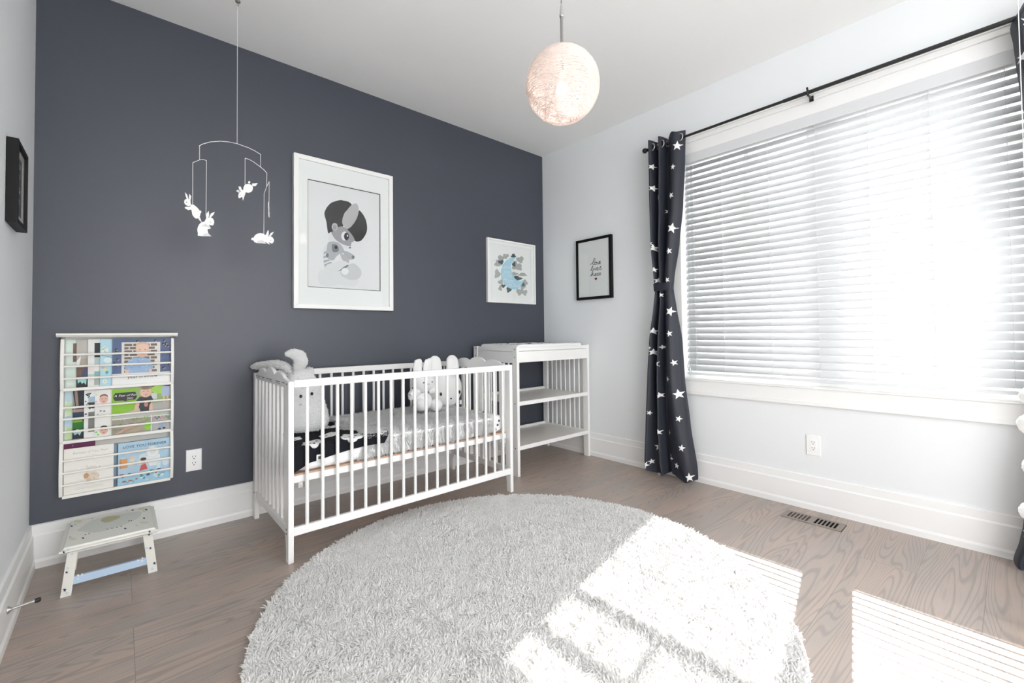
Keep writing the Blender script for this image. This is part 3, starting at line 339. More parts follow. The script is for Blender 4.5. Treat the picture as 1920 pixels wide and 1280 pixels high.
# ------------------------------------------------------------ venetian blind
BL = thing('venetian_blind', 'wide white venetian blind with half open slats filling the window', 'blind', (3.31, -2.23, 0.71))
BY0, BY1 = WY0+0.022, WY1-0.020
MB().box(3.2635, 3.275, WY0+0.006, WY1-0.006, 2.205, 2.269).build('valance', M_BLIND, BL, bevel=0.002)
MB().box(3.279, 3.335, BY0, BY1, 2.212, 2.262).build('headrail', M_BLIND, BL, bevel=0.002)
b = MB(); b.box(3.283, 3.331, BY0, BY1, 0.727, 0.746); b.build('bottom_rail', M_BLIND, BL, bevel=0.003)
TH = math.radians(52); SW = 0.0500
sb = MB(); vs = []; nC = 5
for j, y in enumerate((BY0, BY1)):
    for t in range(nC):
        u = (t/(nC-1)-0.5)*SW; cr = 0.0022*(1-(2*t/(nC-1)-1)**2)
        for th in (0.0014, -0.0014):
            vs.append((3.307+u*math.cos(TH)-(cr+th)*math.sin(TH), y, u*math.sin(TH)+(cr+th)*math.cos(TH)))
fs = []
for t in range(nC-1):
    a = 2*t; n = 2*nC
    fs += [(a, a+2, a+2+n, a+n), (a+1, a+1+n, a+3+n, a+3)]
fs += [(0, 2*nC, 2*nC+1, 1), (2*nC-2, 2*nC-1, 4*nC-1, 4*nC-2)]
fs += [tuple(list(range(0, 2*nC, 2))+list(range(2*nC-1, 0, -2))), tuple(list(range(2*nC, 4*nC, 2))+list(range(4*nC-1, 2*nC, -2)))]
sb.add(vs, fs)
for f in range(2*(nC-1)): sb.s[f] = True
sb.v = [(x, y, z) for x, y, z in sb.v]
slat0 = sb.build('slat', M_BLIND)
slat0.parent = BL; base = Vector(BL.location)
NSL = 34; zs = [0.775+0.0427*i for i in range(NSL)]
for i, z in enumerate(zs):
    o = slat0 if i == 0 else slat0.copy()
    if i: COL.objects.link(o); o.parent = BL
    o.location = -base+Vector((0, 0, z))
for y in (-1.473, -1.666, -1.951, -2.20, -2.441, -2.683, -2.938):
    b = MB(); b.tube([(3.2855, y, 0.73), (3.2855, y, 2.22)], 0.0011, 5); b.tube([(3.329, y, 0.73), (3.329, y, 2.22)], 0.0011, 5)
    b.build('ladder_cord', M_BLIND, BL)
b = MB(); b.tube([(3.272, -1.418, 2.20), (3.271, -1.419, 1.4), (3.272, -1.418, 0.80)], 0.0013, 5); b.tube([(3.272, -1.425, 2.20), (3.270, -1.427, 1.4), (3.271, -1.430, 0.775)], 0.0013, 5)
pc = b.build('pull_cord', M_BLIND, BL)
b = MB(); b.lathe([(0.001, 0.03), (0.004, 0.026), (0.0065, 0.004), (0.006, 0), (0.0005, 0)], (3.272, -1.418, 0.775), 12); b.lathe([(0.001, 0.03), (0.004, 0.026), (0.0065, 0.004), (0.006, 0), (0.0005, 0)], (3.271, -1.430, 0.75), 12)
b.build('tassel', M_BLIND, pc)

# ------------------------------------------------------------ curtain rod and curtains
RODZ, RODX = 2.358, 3.17
CR = thing('curtain_rod', 'long thin black curtain rod above the window', 'curtain rod', (RODX, -2.24, RODZ))
MB().tube([(RODX, -1.18, RODZ), (RODX, -2.1, RODZ)], 0.0085, 12).tube([(RODX, -2.08, RODZ), (RODX, -3.30, RODZ)], 0.0105, 12).build('pole', M_BLACK, CR)
for y, s in ((-1.168, 1), (-3.312, -1)):
    MB().ball((RODX, y, RODZ), 0.019, sub=3).tube([(RODX, y-s*0.022, RODZ), (RODX, y, RODZ)], 0.012, 10).build('finial', M_BLACK, CR)
for y in (-1.215, -2.203, -3.262):
    b = MB(); b.tube([(RODX, y, RODZ-0.014), (3.27, y, RODZ-0.014)], 0.006, 8); b.box(RX-0.048, RX-0.042, y-0.010, y+0.010, RODZ-0.028, RODZ+0.002)
    b.tube([(RODX, y, RODZ-0.016), (RODX-0.012, y, RODZ-0.004), (RODX-0.013, y, RODZ+0.008), (RODX, y, RODZ+0.0145), (RODX+0.013, y, RODZ+0.008)], 0.004, 6)
    b.tube([(RODX-0.006, y, RODZ+0.012), (RODX-0.016, y, RODZ+0.024)], 0.005, 6)
    b.build('bracket', M_BLACK, CR)
M_CURT = mat('navy blackout cloth', (0.022, 0.025, 0.036), 0.5, 0.4, bump=0.25, bscale=900)
M_STAR = mat('silver white print', (0.82, 0.82, 0.81), 0.6, 0.3)
def interp(tab, z):
    if z >= tab[0][0]: return tab[0][1]
    for (za, a), (zb, c) in zip(tab, tab[1:]):
        if z >= zb:
            t = (z-zb)/(za-zb); t2 = t*t*(3-2*t)*0.4+t*0.6
            return c+(a-c)*t2
    return tab[-1][1]
CL = [(2.40, -1.195), (2.0, -1.197), (1.65, -1.208), (1.40, -1.223), (1.33, -1.232), (1.20, -1.218), (0.95, -1.184), (0.70, -1.166), (0.34, -1.146), (0.10, -1.131), (0.05, -1.140), (0.0, -1.150)]
CRT = [(2.40, -1.473), (2.2, -1.466), (1.9, -1.445), (1.65, -1.412), (1.40, -1.374), (1.33, -1.368), (1.20, -1.384), (0.95, -1.416), (0.70, -1.425), (0.40, -1.458), (0.06, -1.512), (0.0, -1.515)]
FS, FP = (0, 0.16, 0.30, 0.43, 0.56, 0.745, 0.93, 1.0), (0, 1, 2, 3, 4, 4.5, 5, 5.3)
def curtain(name, label, Lf, Rf, flip, stars, ztop, zbot):
    rootL = thing(name, label, 'curtain', (RODX, (Lf(1.3)+Rf(1.3))/2, 0.0))
    def fold(s, z):
        k = min(1, max(0, abs(z-1.33)/0.35)); k = k*k*(3-2*k)
        amp = 0.016+0.020*k
        ph = PI*float(np.interp(s, FS, FP))
        w = math.sin(ph+0.35*math.sin(z*2.1)*k)
        lower = max(0, (1.2-z)/1.2)
        w += 0.35*lower*math.sin(ph*1.7+z*3)
        return -amp*w
    def P(s, z, off=0.0):
        y = Lf(z)+(Rf(z)-Lf(z))*s
        if z < 0.12: y += 0.010*math.sin(s*15)*(0.12-z)/0.12
        return (RODX+fold(s, z)-off, y, z)
    b = MB(); ns, nz = 84, 110; vs = []; fs = []
    for j in range(nz+1):
        for i in range(ns+1):
            s = i/ns; z = zbot(s)+(ztop(s)-zbot(s))*j/nz; vs.append(P(s, z))
    for j in range(nz):
        for i in range(ns): a = j*(ns+1)+i; fs.append((a, a+1, a+ns+2, a+ns+1))
    b.add(vs, fs, 0, True)
    for (y, z, r, rot) in stars:
        s0 = (y-Lf(z))/(Rf(z)-Lf(z)); 
        if s0 < 0.02: s0 = 0.02
        wd = abs(Rf(z)-Lf(z)); mg = min(0.45, r*0.85/wd); s0 = min(1-mg, max(mg, s0)); pts = star(0, 0, r, rot, 0.42, 0.85); vs2 = [P(s0, z, 0.0034)]
        cl = lambda sv: min(1, max(0, sv))
        ring = []
        for (dx, dz) in pts:
            zz = z+dz
            zz = max(zz, 0.02)
            yq = Lf(z)+(Rf(z)-Lf(z))*s0-dx
            sv = cl((yq-Lf(zz))/(Rf(zz)-Lf(zz))); ring.append(P(sv, zz, 0.0034))
        mid = [tuple((Vector(vs2[0])+Vector(q))/2) for q in ring]
        # push mid ring on to the cloth
        m2 = []
        for (dx, dz) in pts:
            zz = max(z+dz/2, 0.02); yq = Lf(z)+(Rf(z)-Lf(z))*s0-dx/2; m2.append(P(cl((yq-Lf(zz))/(Rf(zz)-Lf(zz))), zz, 0.0036))
        vs2 += m2+ring; fs2 = []
        for k in range(10):
            k2 = (k+1) % 10; fs2 += [(0, 1+k, 1+k2), (1+k, 11+k, 11+k2, 1+k2)]
        b.add(vs2, fs2, 1)
    pn = b.build('curtain_panel', [M_CURT, M_STAR], rootL)
    # tieback band
    tb = MB(); vs = []; fs = []; n = 40
    za, zb = 1.318, 1.372
    for k in range(n):
        a = 2*PI*k/n
        for z in (za, zb):
            c = (Lf(z)+Rf(z))/2; hw = abs(Rf(z)-Lf(z))/2+0.001
            vs.append((RODX+0.034*(abs(math.sin(a))**0.6)*(1 if math.sin(a) > 0 else -1)-0.002, c+hw*(abs(math.cos(a))**0.8)*(1 if math.cos(a) > 0 else -1), z))
    for k in range(n): k2 = (k+1) % n; fs.append((2*k, 2*k2, 2*k2+1, 2*k+1))
    tb.add(vs, fs, 0, True); tb.build('tieback', M_CURT, rootL)
    return rootL, P
ys = lambda y: -4.462-y      # mirror of the left curtain about the window's middle
rnd = random.Random(5)
st1 = [(y, z, r*0.95, rnd.uniform(-0.4, 0.4)) for (y, z, r) in CSTAR]
c1, P1 = curtain('curtain', 'navy star print curtain tied back beside the changing table corner', lambda z: interp(CL, z), lambda z: interp(CRT, z), False, st1,
        lambda s: 2.405+0.006*math.sin(s*20), lambda s: 0.012+0.035*(0.5+0.5*math.sin(s*11+2)))
def ring(parent, P, s):
    b = MB(); q = P(s, RODZ); n = 20; path = [(q[0]-0.004+0.004*math.cos(2*PI*k/n), q[1]+0.019*math.cos(2*PI*k/n), RODZ+0.024*math.sin(2*PI*k/n)) for k in range(n+1)]
    b.tube(path, 0.0042, 6); b.build('grommet', M_CHROME, parent)
for s in (0.16, 0.30, 0.43, 0.56, 0.93): ring(c1, P1, s)
CR2 = [(2.45, -2.990), (2.41, -2.997), (2.35, -2.963), (2.318, -2.958), (2.256, -2.966), (2.16, -2.972), (2.0, -2.982), (1.7, -3.03), (1.40, -3.085), (1.33, -3.09), (1.2, -3.075), (0.95, -3.04), (0.6, -3.0), (0.35, -2.965), (0.187, -2.945), (0.128, -2.935), (0.037, -2.914), (0.0, -2.92)]
st2 = [(-3.01, 2.32, 0.026, 0.1), (-2.985, 2.17, 0.024, 0.3), (-3.06, 2.0, 0.03, 0), (-3.05, 1.8, 0.022, 0.2), (-3.14, 1.7, 0.03, 0.1), (-3.12, 1.5, 0.022, 0), (-3.15, 1.1, 0.03, 0.2), (-3.08, 0.9, 0.024, 0), (-3.17, 0.75, 0.026, 0.3), (-3.06, 0.6, 0.024, 0.1), (-3.12, 0.45, 0.028, 0.2), (-2.95, 0.165, 0.02, 0.2), (-3.02, 0.3, 0.026, 0), (-3.1, 0.2, 0.022, 0.1), (-3.2, 0.35, 0.024, 0)]
c2, P2 = curtain('curtain', 'navy star print curtain at the right edge of the photo', lambda z: interp(CR2, z), lambda z: ys(interp(CL, z)), True, st2,
        lambda s: 2.412+0.004*math.sin(s*20), lambda s: 0.012+0.02*(0.5+0.5*math.sin(s*11+4)))
for s in (0.16, 0.30, 0.43, 0.56, 0.93): ring(c2, P2, s)

# ------------------------------------------------------------ pompom garland hanging by the right edge
PG = thing('pompom_garland', 'white pompoms on a cord hanging at the right edge of the photo', 'garland', (2.6, -2.975, 2.7))
b = MB(); b.tube([(2.6, -2.976, 2.7), (2.6, -2.976, 0.05)], 0.0015, 6); b.ball((2.6, -2.976, 2.692), 0.008, sub=2); b.build('cord', M_PAPER, PG)
prs = random.Random(2)
for y, z, r in ((-2.976, 0.795, 0.031), (-2.975, 0.699, 0.037), (-2.978, 0.556, 0.032), (-2.970, 0.404, 0.034), (-2.978, 0.293, 0.030), (-2.975, 0.074, 0.033)):
    MB().ball((2.6, y, z), r, sub=4, fn=lambda d: 1+prs.uniform(-0.05, 0.05)).build('pompom', M_FLUFF, PG)

# ------------------------------------------------------------ pendant lamp
PX, PY, PZ, PR = 1.638, -1.742, 2.032, 0.148
PL = thing('pendant_lamp', 'round woven pinkish white pendant globe hanging from the ceiling, lit', 'lamp', (PX, PY, 2.70))
b = MB(); b.lathe([(0.001, 0), (0.06, 0), (0.06, -0.018), (0.05, -0.024), (0.012, -0.026), (0.001, -0.026)], (PX, PY, 2.70), 28); b.build('canopy', M_CHROME, PL)
b = MB(); b.tube([(PX, PY, 2.675), (PX, PY, 2.34)], 0.0024, 8); b.build('cord', M_STEEL, PL)
b = MB(); b.lathe([(0.0025, 0.055), (0.0045, 0.04), (0.0075, 0.012), (0.0085, 0.006), (0.0085, 0), (0.001, 0)], (PX, PY, 2.315), 16); b.build('collar', M_CHROME, PL)
b = MB(); b.tube([(PX, PY, 2.315), (PX, PY, 2.08)], 0.0055, 12); b.build('stem', M_STEEL, PL)
b = MB(); b.tube([(PX, PY, 2.085), (PX, PY, 2.04)], 0.016, 14); b.build('socket', M_PLASTIC, PL)
M_BULB = mat('bulb glow', (1.0, 0.93, 0.86), 0.5, 0.2, emit=4.5)
b = MB(); b.ball((PX, PY, 2.012), (0.026, 0.026, 0.032), sub=3); b.build('bulb', M_BULB, PL)
M_RESIN = mat('pinkish resin thread', (0.93, 0.87, 0.84), 0.35, 0.5, trans=0.5)
rs = random.Random(11); b = MB(); NR = 78
for k in range(NR):
    th = 0.16+(PI-0.22)*k/(NR-1); seg = max(24, int(150*math.sin(th))); ph0 = rs.uniform(0, 6.28); path = []
    for i in range(seg+1):
        a = 2*PI*i/seg+ph0; w = noise.noise(Vector((math.cos(a)*3.2, math.sin(a)*3.2, k*1.7)))
        w2 = noise.noise(Vector((math.cos(a)*14, math.sin(a)*14, k*3.1+50)))
        t2 = th+0.035*w+0.03*w2; r = PR*(1+0.012*w2+0.012*w)
        path.append((PX+r*math.sin(t2)*math.cos(a), PY+r*math.sin(t2)*math.sin(a), PZ+r*math.cos(t2)))
    path[-1] = path[0]
    b.tube(path, 0.0018, 4, cap=False)
for k in range(70):
    ax = Vector((rs.gauss(0, 1), rs.gauss(0, 1), rs.gauss(0, 0.5))).normalized(); u = ax.orthogonal().normalized(); w = ax.cross(u); path = []
    ph0 = rs.uniform(0, 6.28)
    for i in range(91):
        a = 2*PI*i/90; d = (u*math.cos(a)+w*math.sin(a)+ax*0.25*math.sin(3*a+ph0)).normalized()*PR*0.985; path.append((PX+d.x, PY+d.y, PZ+d.z))
    b.tube(path, 0.0012, 4, cap=False)
b.build('lamp_shade', M_RESIN, PL)
pl_d = bpy.data.lights.new('pendant_light', 'POINT'); pl = bpy.data.objects.new('pendant_light', pl_d); COL.objects.link(pl)
pl_d.energy = 0.4; pl_d.color = (1.0, 0.93, 0.88); pl_d.shadow_soft_size = 0.03; pl.location = (PX, PY, 1.965); 

# ------------------------------------------------------------ mobile of paper rabbits
MO = thing('rabbit_mobile', 'hanging mobile of white paper rabbits in front of the navy wall', 'mobile', (0.725, -0.40, 2.70))
M_WIRE = mat('white wire', (0.85, 0.85, 0.85), 0.4, 0.5)
YM = -0.40
b = MB(); b.lathe([(0.001, 0), (0.012, 0), (0.011, -0.004), (0.001, -0.005)], (0.727, YM, 2.70), 14); b.tube([(0.727, YM, 2.696), (0.727, YM, 2.688), (0.731, YM, 2.682), (0.727, YM, 2.676), (0.723, YM, 2.68)], 0.0012, 5); b.build('ceiling_hook', M_STEEL, MO)
def arm(pts, r=0.0011): MB().tube([(x, YM, z) for x, z in pts], r, 6).build('arm', M_WIRE, MO)
arm([(0.571, 1.928), (0.585, 1.941), (0.614, 1.959), (0.657, 1.975), (0.692, 1.981), (0.725, 1.982), (0.775, 1.975), (0.805, 1.966), (0.829, 1.955)], 0.0014)
arm([(0.759, 1.918), (0.776, 1.917), (0.795, 1.910), (0.828, 1.891), (0.845, 1.879), (0.859, 1.864)], 0.0014)
arm([(0.547, 1.842), (0.56, 1.852), (0.573, 1.862), (0.588, 1.867), (0.60, 1.866)])
MB().tube([(0.866, YM-0.012, 1.821), (0.857, YM, 1.795), (0.848, YM+0.012, 1.762)], 0.0011, 6).build('arm', M_WIRE, MO)
def thread(x0, z0, x1, z1, y=YM): MB().tube([(x0, y, z0), (x1, y, z1)], 0.0011, 5).build('thread', M_WIRE, MO)
thread(0.7255, 2.68, 0.7255, 1.982); thread(0.573, 1.928, 0.573, 1.863); thread(0.829, 1.955, 0.829, 1.891)
thread(0.547, 1.842, 0.5475, 1.63); thread(0.60, 1.867, 0.5995, 1.60); thread(0.760, 1.918, 0.760, 1.765); thread(0.858, 1.864, 0.857, 1.795)
thread(0.848, 1.762, 0.847, 1.545, YM+0.012); thread(0.866, 1.821, 0.865, 1.70, YM-0.012)
M_CARD = [mat('card white', (0.86, 0.86, 0.85), 0.7, 0.2), mat('card ear', (0.82, 0.82, 0.81), 0.7, 0.2), mat('card grey', (0.66, 0.66, 0.66), 0.7, 0.2), mat('card eye', (0.25, 0.25, 0.26), 0.7, 0.2)]
MI = {'b': 0, 'e': 1, 'g': 2, 'k': 3}
for nR, lab in ((1, 'paper rabbit leaping up'), (2, 'paper rabbit sitting upright'), (3, 'paper rabbit diving down'), (4, 'paper rabbit crouching')):
    b = MB(); lev = 0
    for mm, pts in globals()['RAB%d' % nR]:
        y = YM+(0.012 if nR == 4 else 0)-0.0004*lev; lev += 1
        b.prism(smooth(pts) if len(pts) > 5 else pts, y-0.0006, y+0.0006, 'xz', MI[mm])
    b.build('paper_rabbit', M_CARD, MO, label=lab)
b = MB()
for mm, pts in RAB4:
    y0 = YM-0.012
    q = [((x-0.845), z+0.15) for x, z in pts]
    i0 = len(b.v); b.prism(q, -0.0008, 0.0008, 'xz', MI[mm])
zc = 1.672; ang = math.radians(38)
for i, (x, y, z) in enumerate(b.v):
    z2 = z-1.685; xr = x*0.75; zr = z2*0.75
    xx, zz = xr*math.cos(-1.35)-zr*math.sin(-1.35), xr*math.sin(-1.35)+zr*math.cos(-1.35)
    # hang it nearly edge on to the room
    b.v[i] = (0.865+xx*0.32+y, YM-0.012+xx*0.94, zc+zz)
b.build('paper_rabbit', M_CARD, MO, label='paper rabbit turned edge on')
# ------------------------------------------------------------ framed pictures
def cm(name, c, r=0.75): return mat(name, c, r, 0.2)
def frame_ring(x0, x1, z0, z1, w, ya, yb, to3, m=0):
    # mitred frame of four bars; to3(u, v, h)
    b = MB(); o = [(x0, z0), (x1, z0), (x1, z1), (x0, z1)]; i = [(x0+w, z0+w), (x1-w, z0+w), (x1-w, z1-w), (x0+w, z1-w)]
    for k in range(4):
        k2 = (k+1) % 4; q = [o[k], o[k2], i[k2], i[k]]
        b.hexa([to3(u, v, ya) for u, v in q], [to3(u, v, yb) for u, v in q], m)
    return b
bk = lambda u, v, h: (u, -h, v)
# large portrait print
PB = thing('framed_picture', 'large white framed grey print of a child hugging a rabbit', 'picture', (1.41, -0.001, 1.196))
X0, X1, Z0, Z1 = 1.086, 1.738, 1.196, 2.152
frame_ring(X0, X1, Z0, Z1, 0.028, 0.001, 0.034, bk).build('frame', M_WHITE, PB, bevel=0.0015)
px0, px1, pz0, pz1 = 1.171, 1.650, 1.331, 2.011
b = MB(); o_ = [(X0+0.02, Z0+0.02), (X1-0.02, Z0+0.02), (X1-0.02, Z1-0.02), (X0+0.02, Z1-0.02)]; i_ = [(px0, pz0), (px1, pz0), (px1, pz1), (px0, pz1)]
for k in range(4):
    k2 = (k+1) % 4; q = [o_[k], o_[k2], i_[k2], i_[k]]; b.hexa([bk(u, v, 0.016) for u, v in q], [bk(u, v, 0.0195) for u, v in q])
b.build('mat_board', M_MATBD, PB)
AM = {'paper': cm('print paper', (0.80, 0.79, 0.80)), 'hair': cm('ink dark', (0.045, 0.043, 0.046)), 'face': cm('ink mid grey', (0.36, 0.35, 0.37)), 'light': cm('ink light', (0.75, 0.74, 0.75)),
      'rear': cm('ink ear grey', (0.50, 0.48, 0.49)), 'eyew': cm('ink white', (0.84, 0.83, 0.84)), 'stripe': cm('ink stripe', (0.40, 0.43, 0.45)), 'bgrey': cm('ink rabbit grey', (0.46, 0.46, 0.49)),
      'bdark': cm('ink rabbit dark', (0.22, 0.22, 0.24)), 'pale': cm('ink pale', (0.63, 0.63, 0.64)), 'pale2': cm('ink wash', (0.75, 0.745, 0.75)), 'line': cm('ink line', (0.02, 0.02, 0.02))}
AK = list(AM); b = MB(); yb = -0.012
b.box(X0+0.03, X1-0.03, yb, -0.004, Z0+0.03, Z1-0.03, 0)
for lev, (mm, pts) in enumerate(ART): b.prism(smooth(pts) if mm != 'stripe' else pts, yb-0.00008*lev-0.0002, yb, 'xz', AK.index(mm))
fr = frame_ring(px0, px1, pz0, pz1, 0.0035, 0.012, 0.0145, bk, AK.index('line')); b.add(fr.v, fr.f, AK.index('line'))
b.build('print', [AM[k] for k in AK], PB)
MB().box(X0+0.024, X1-0.024, -0.0235, -0.0225, Z0+0.024, Z1-0.024).build('glass_pane', M_GLASSP, PB)
# moon print
PM = thing('framed_picture', 'small white framed print of a blue crescent moon among grey flowers', 'picture', (2.872, -0.001, 1.293))
X0, X1, Z0, Z1 = 2.593, 3.151, 1.293, 1.838
frame_ring(X0, X1, Z0, Z1, 0.014, 0.001, 0.026, bk).build('frame', M_WHITE, PM, bevel=0.001)
frame_ring(X0+0.01, X1-0.01, Z0+0.01, Z1-0.01, 0.035, 0.010, 0.0135, bk).build('mat_board', M_MATBD, PM)
MM = [M_PAPER, cm('watercolour grey leaf', (0.42, 0.43, 0.42)), cm('watercolour dark leaf', (0.10, 0.13, 0.13)), cm('moon blue', (0.42, 0.66, 0.80)), cm('moon lettering', (0.75, 0.82, 0.86)), cm('moon lettering shade', (0.22, 0.40, 0.55))]
b = MB(); b.box(X0+0.012, X1-0.012, -0.008, -0.003, Z0+0.012, Z1-0.012, 0)
for i, (k, pts) in enumerate(MOON): b.prism(pts, -0.0082-0.00006*i, -0.008, 'xz', 1 if k == 'leaf' else 2)
n = len(CRESC); oc, ic = CRESC[:NOC], CRESC[NOC:]
ne = 24
def resamp(P, n):
    out = []
    for k in range(n+1):
        t = k/n*(len(P)-1); i = min(int(t), len(P)-2); f = t-i; out.append((P[i][0]*(1-f)+P[i+1][0]*f, P[i][1]*(1-f)+P[i+1][1]*f))
    return out
A_, B_ = resamp(oc, ne), resamp([oc[0]]+list(reversed(ic))+[oc[-1]], ne)
for k in range(ne): b.prism([A_[k], A_[k+1], B_[k+1], B_[k]], -0.0104, -0.008, 'xz', 3)
for (cx, cz), t, sz in zip(MOONTXT, ('I', 'Love', 'you', 'to the', 'Moon', 'and Back'), (0.05, 0.058, 0.052, 0.046, 0.056, 0.046)):
    vs, fs = text_geo(t, sz, 0.35)
    b.add([(cx+u+0.0012, -0.01055, cz-sz*0.35+v-0.0012) for u, v in vs], fs, 5); b.add([(cx+u, -0.0108, cz-sz*0.35+v) for u, v in vs], fs, 4)
b.build('print', MM, PM)
MB().box(X0+0.010, X1-0.010, -0.0170, -0.0162, Z0+0.010, Z1-0.010).build('glass_pane', M_GLASSP, PM)
# love lives here, on the right wall
rt = lambda u, v, h: (RX-h, u, v)
PLV = thing('framed_picture', 'black framed lettering print with a heart on the right wall', 'picture', (RX-0.001, -0.61, 1.309))
frame_ring(-0.794, -0.426, 1.309, 1.823, 0.022, 0.001, 0.030, rt).build('frame', M_BLKW, PLV, bevel=0.001)
M_INK = cm('black ink', (0.012, 0.012, 0.013)); M_HEART = cm('dark red ink', (0.16, 0.010, 0.022))
b = MB(); b.box(RX-0.022, RX-0.004, -0.776, -0.444, 1.327, 1.805, 0)
strokes(b, LOVE, 0.0021, lambda u, v: (RX-0.0224, u, v), 1); b.prism(HEART[0], RX-0.0225, RX-0.022, 'yz', 2)
b.build('print', [M_PAPER, M_INK, M_HEART], PLV)
MB().box(RX-0.0262, RX-0.0254, -0.778, -0.442, 1.325, 1.807).build('glass_pane', M_GLASSP, PLV)
# small deep black frame on the left wall
lf = lambda u, v, h: (h, u, v)
PL2 = thing('framed_picture', 'small deep black frame on the pale left wall', 'picture', (0.001, -0.545, 1.425))
frame_ring(-0.655, -0.440, 1.428, 1.722, 0.016, 0.001, 0.030, lf).build('frame', M_BLKW, PL2, bevel=0.001)
frame_ring(-0.645, -0.450, 1.438, 1.712, 0.030, 0.018, 0.021, lf).build('mat_board', cm('cream mat', (0.72, 0.66, 0.60)), PL2)
b = MB(); b.box(0.004, 0.0175, -0.643, -0.452, 1.440, 1.710, 0)
for k, z in enumerate((1.655, 1.615, 1.565, 1.52)):
    y0 = -0.595; strokes(b, [[(y0+0.012*j, z+(0.008 if j % 2 else -0.006)*(1+0.5*math.sin(j*2.3+k))) for j in range(8-k % 2)]], 0.002, lambda u, v: (0.0181, u, v), 1)
b.build('print', [cm('dark print', (0.02, 0.022, 0.022)), M_PAPER], PL2)
MB().box(0.0235, 0.0242, -0.641, -0.454, 1.442, 1.708).build('glass_pane', M_GLASSP, PL2)

# ------------------------------------------------------------ electrical outlets
def outlet(label, to3, cu, cz, loc):
    t = thing('wall_outlet', label, 'outlet', loc, 'white double wall outlets')
    b = MB(); q = [(-0.0355, -0.0575), (0.0355, -0.0575), (0.0355, 0.0575), (-0.0355, 0.0575)]; q2 = [(u*0.94, v*0.96) for u, v in q]
    b.hexa([to3(cu+u, cz+v, 0.0) for u, v in q], [to3(cu+u, cz+v, 0.006) for u, v in q2]); b.build('cover_plate', M_PLASTIC, t, bevel=0.0012)
    b = MB(); q = [(-0.0165, -0.033), (0.0165, -0.033), (0.0165, 0.033), (-0.0165, 0.033)]
    b.hexa([to3(cu+u, cz+v, 0.005) for u, v in q], [to3(cu+u, cz+v, 0.0078) for u, v in q]); b.build('receptacle', M_PLASTIC, t, bevel=0.0008)
    b = MB()
    for dz in (0.0165, -0.0165):
        for du, hh in ((-0.0062, 0.0042), (0.0062, 0.0034)):
            qq = [(du-0.0011, dz+0.004-hh), (du+0.0011, dz+0.004-hh), (du+0.0011, dz+0.004+hh), (du-0.0011, dz+0.004+hh)]
            b.hexa([to3(cu+u, cz+v, 0.0076) for u, v in qq], [to3(cu+u, cz+v, 0.0082) for u, v in qq])
        qq = ell(0, dz-0.0075, 0.0026, 0.0028, 10); b.poly([to3(cu+u, cz+v, 0.0083) for u, v in qq])
    b.build('slots', M_DARK, t)  # black inlays stand in for the shade inside the slots
outlet('white wall outlet on the navy wall beside the book rack', bk, 0.598, 0.366, (0.598, -0.001, 0.31))
outlet('white wall outlet under the window', rt, -2.158, 0.366, (RX-0.001, -2.158, 0.31))

# ------------------------------------------------------------ wall book rack
M_RACK = mat('rack cream', (0.83, 0.81, 0.77), 0.45, 0.4)
BR = thing('book_rack', 'cream wall mounted book rack with three tiers of rails on the navy wall', 'book rack', (0.299, -0.001, 0.30))
TIER = [(1.020, 0.790), (0.786, 0.551), (0.547, 0.305)]      # top and bottom of each tier
for x in (0.095, 0.4935):
    pts = [(-0.001, 0.304), (-0.001, 1.03)]
    for (zt, zb) in TIER:
        for k in range(9):
            t = k/8; pts.append((-(0.052+0.020*math.sin(PI*t)**0.8+0.004*t), zt+(zb-zt)*t))
    MB().prism(pts, x, x+0.0125, 'yz').build('side_panel', M_RACK, BR, bevel=0.002)
b = MB(); b.prism([(0.0, 1.030), (-0.066, 1.030), (-0.069, 1.034), (-0.080, 1.0375), (-0.080, 1.047), (0.0, 1.047)], 0.082, 0.520, 'yz'); b.build('top_ledge', M_RACK, BR)
MB().box(0.107, 0.494, -0.006, -0.001, 0.304, 1.03).build('back_panel', mat('rack back', (0.70, 0.70, 0.67), 0.6, 0.2), BR)
for zb in (0.790, 0.551, 0.303): MB().box(0.1065, 0.4945, -0.058, -0.006, zb-0.006, zb+0.004).build('shelf', M_RACK, BR, bevel=0.001)
for zt, rails in ((1.02, (0.9495, 0.8955, 0.8395)), (0.786, (0.7075, 0.6555, 0.598)), (0.547, (0.4675, 0.4115, 0.357))):
    for z in rails: MB().tube([(0.106, -0.066, z), (0.4945, -0.066, z)], 0.0050, 10).build('rail', M_RACK, BR)
for z in (0.790, 0.551, 0.304): MB().box(0.106, 0.4945, -0.0655, -0.0585, z-0.007, z+0.007).build('lip_rail', M_RACK, BR, bevel=0.0015)

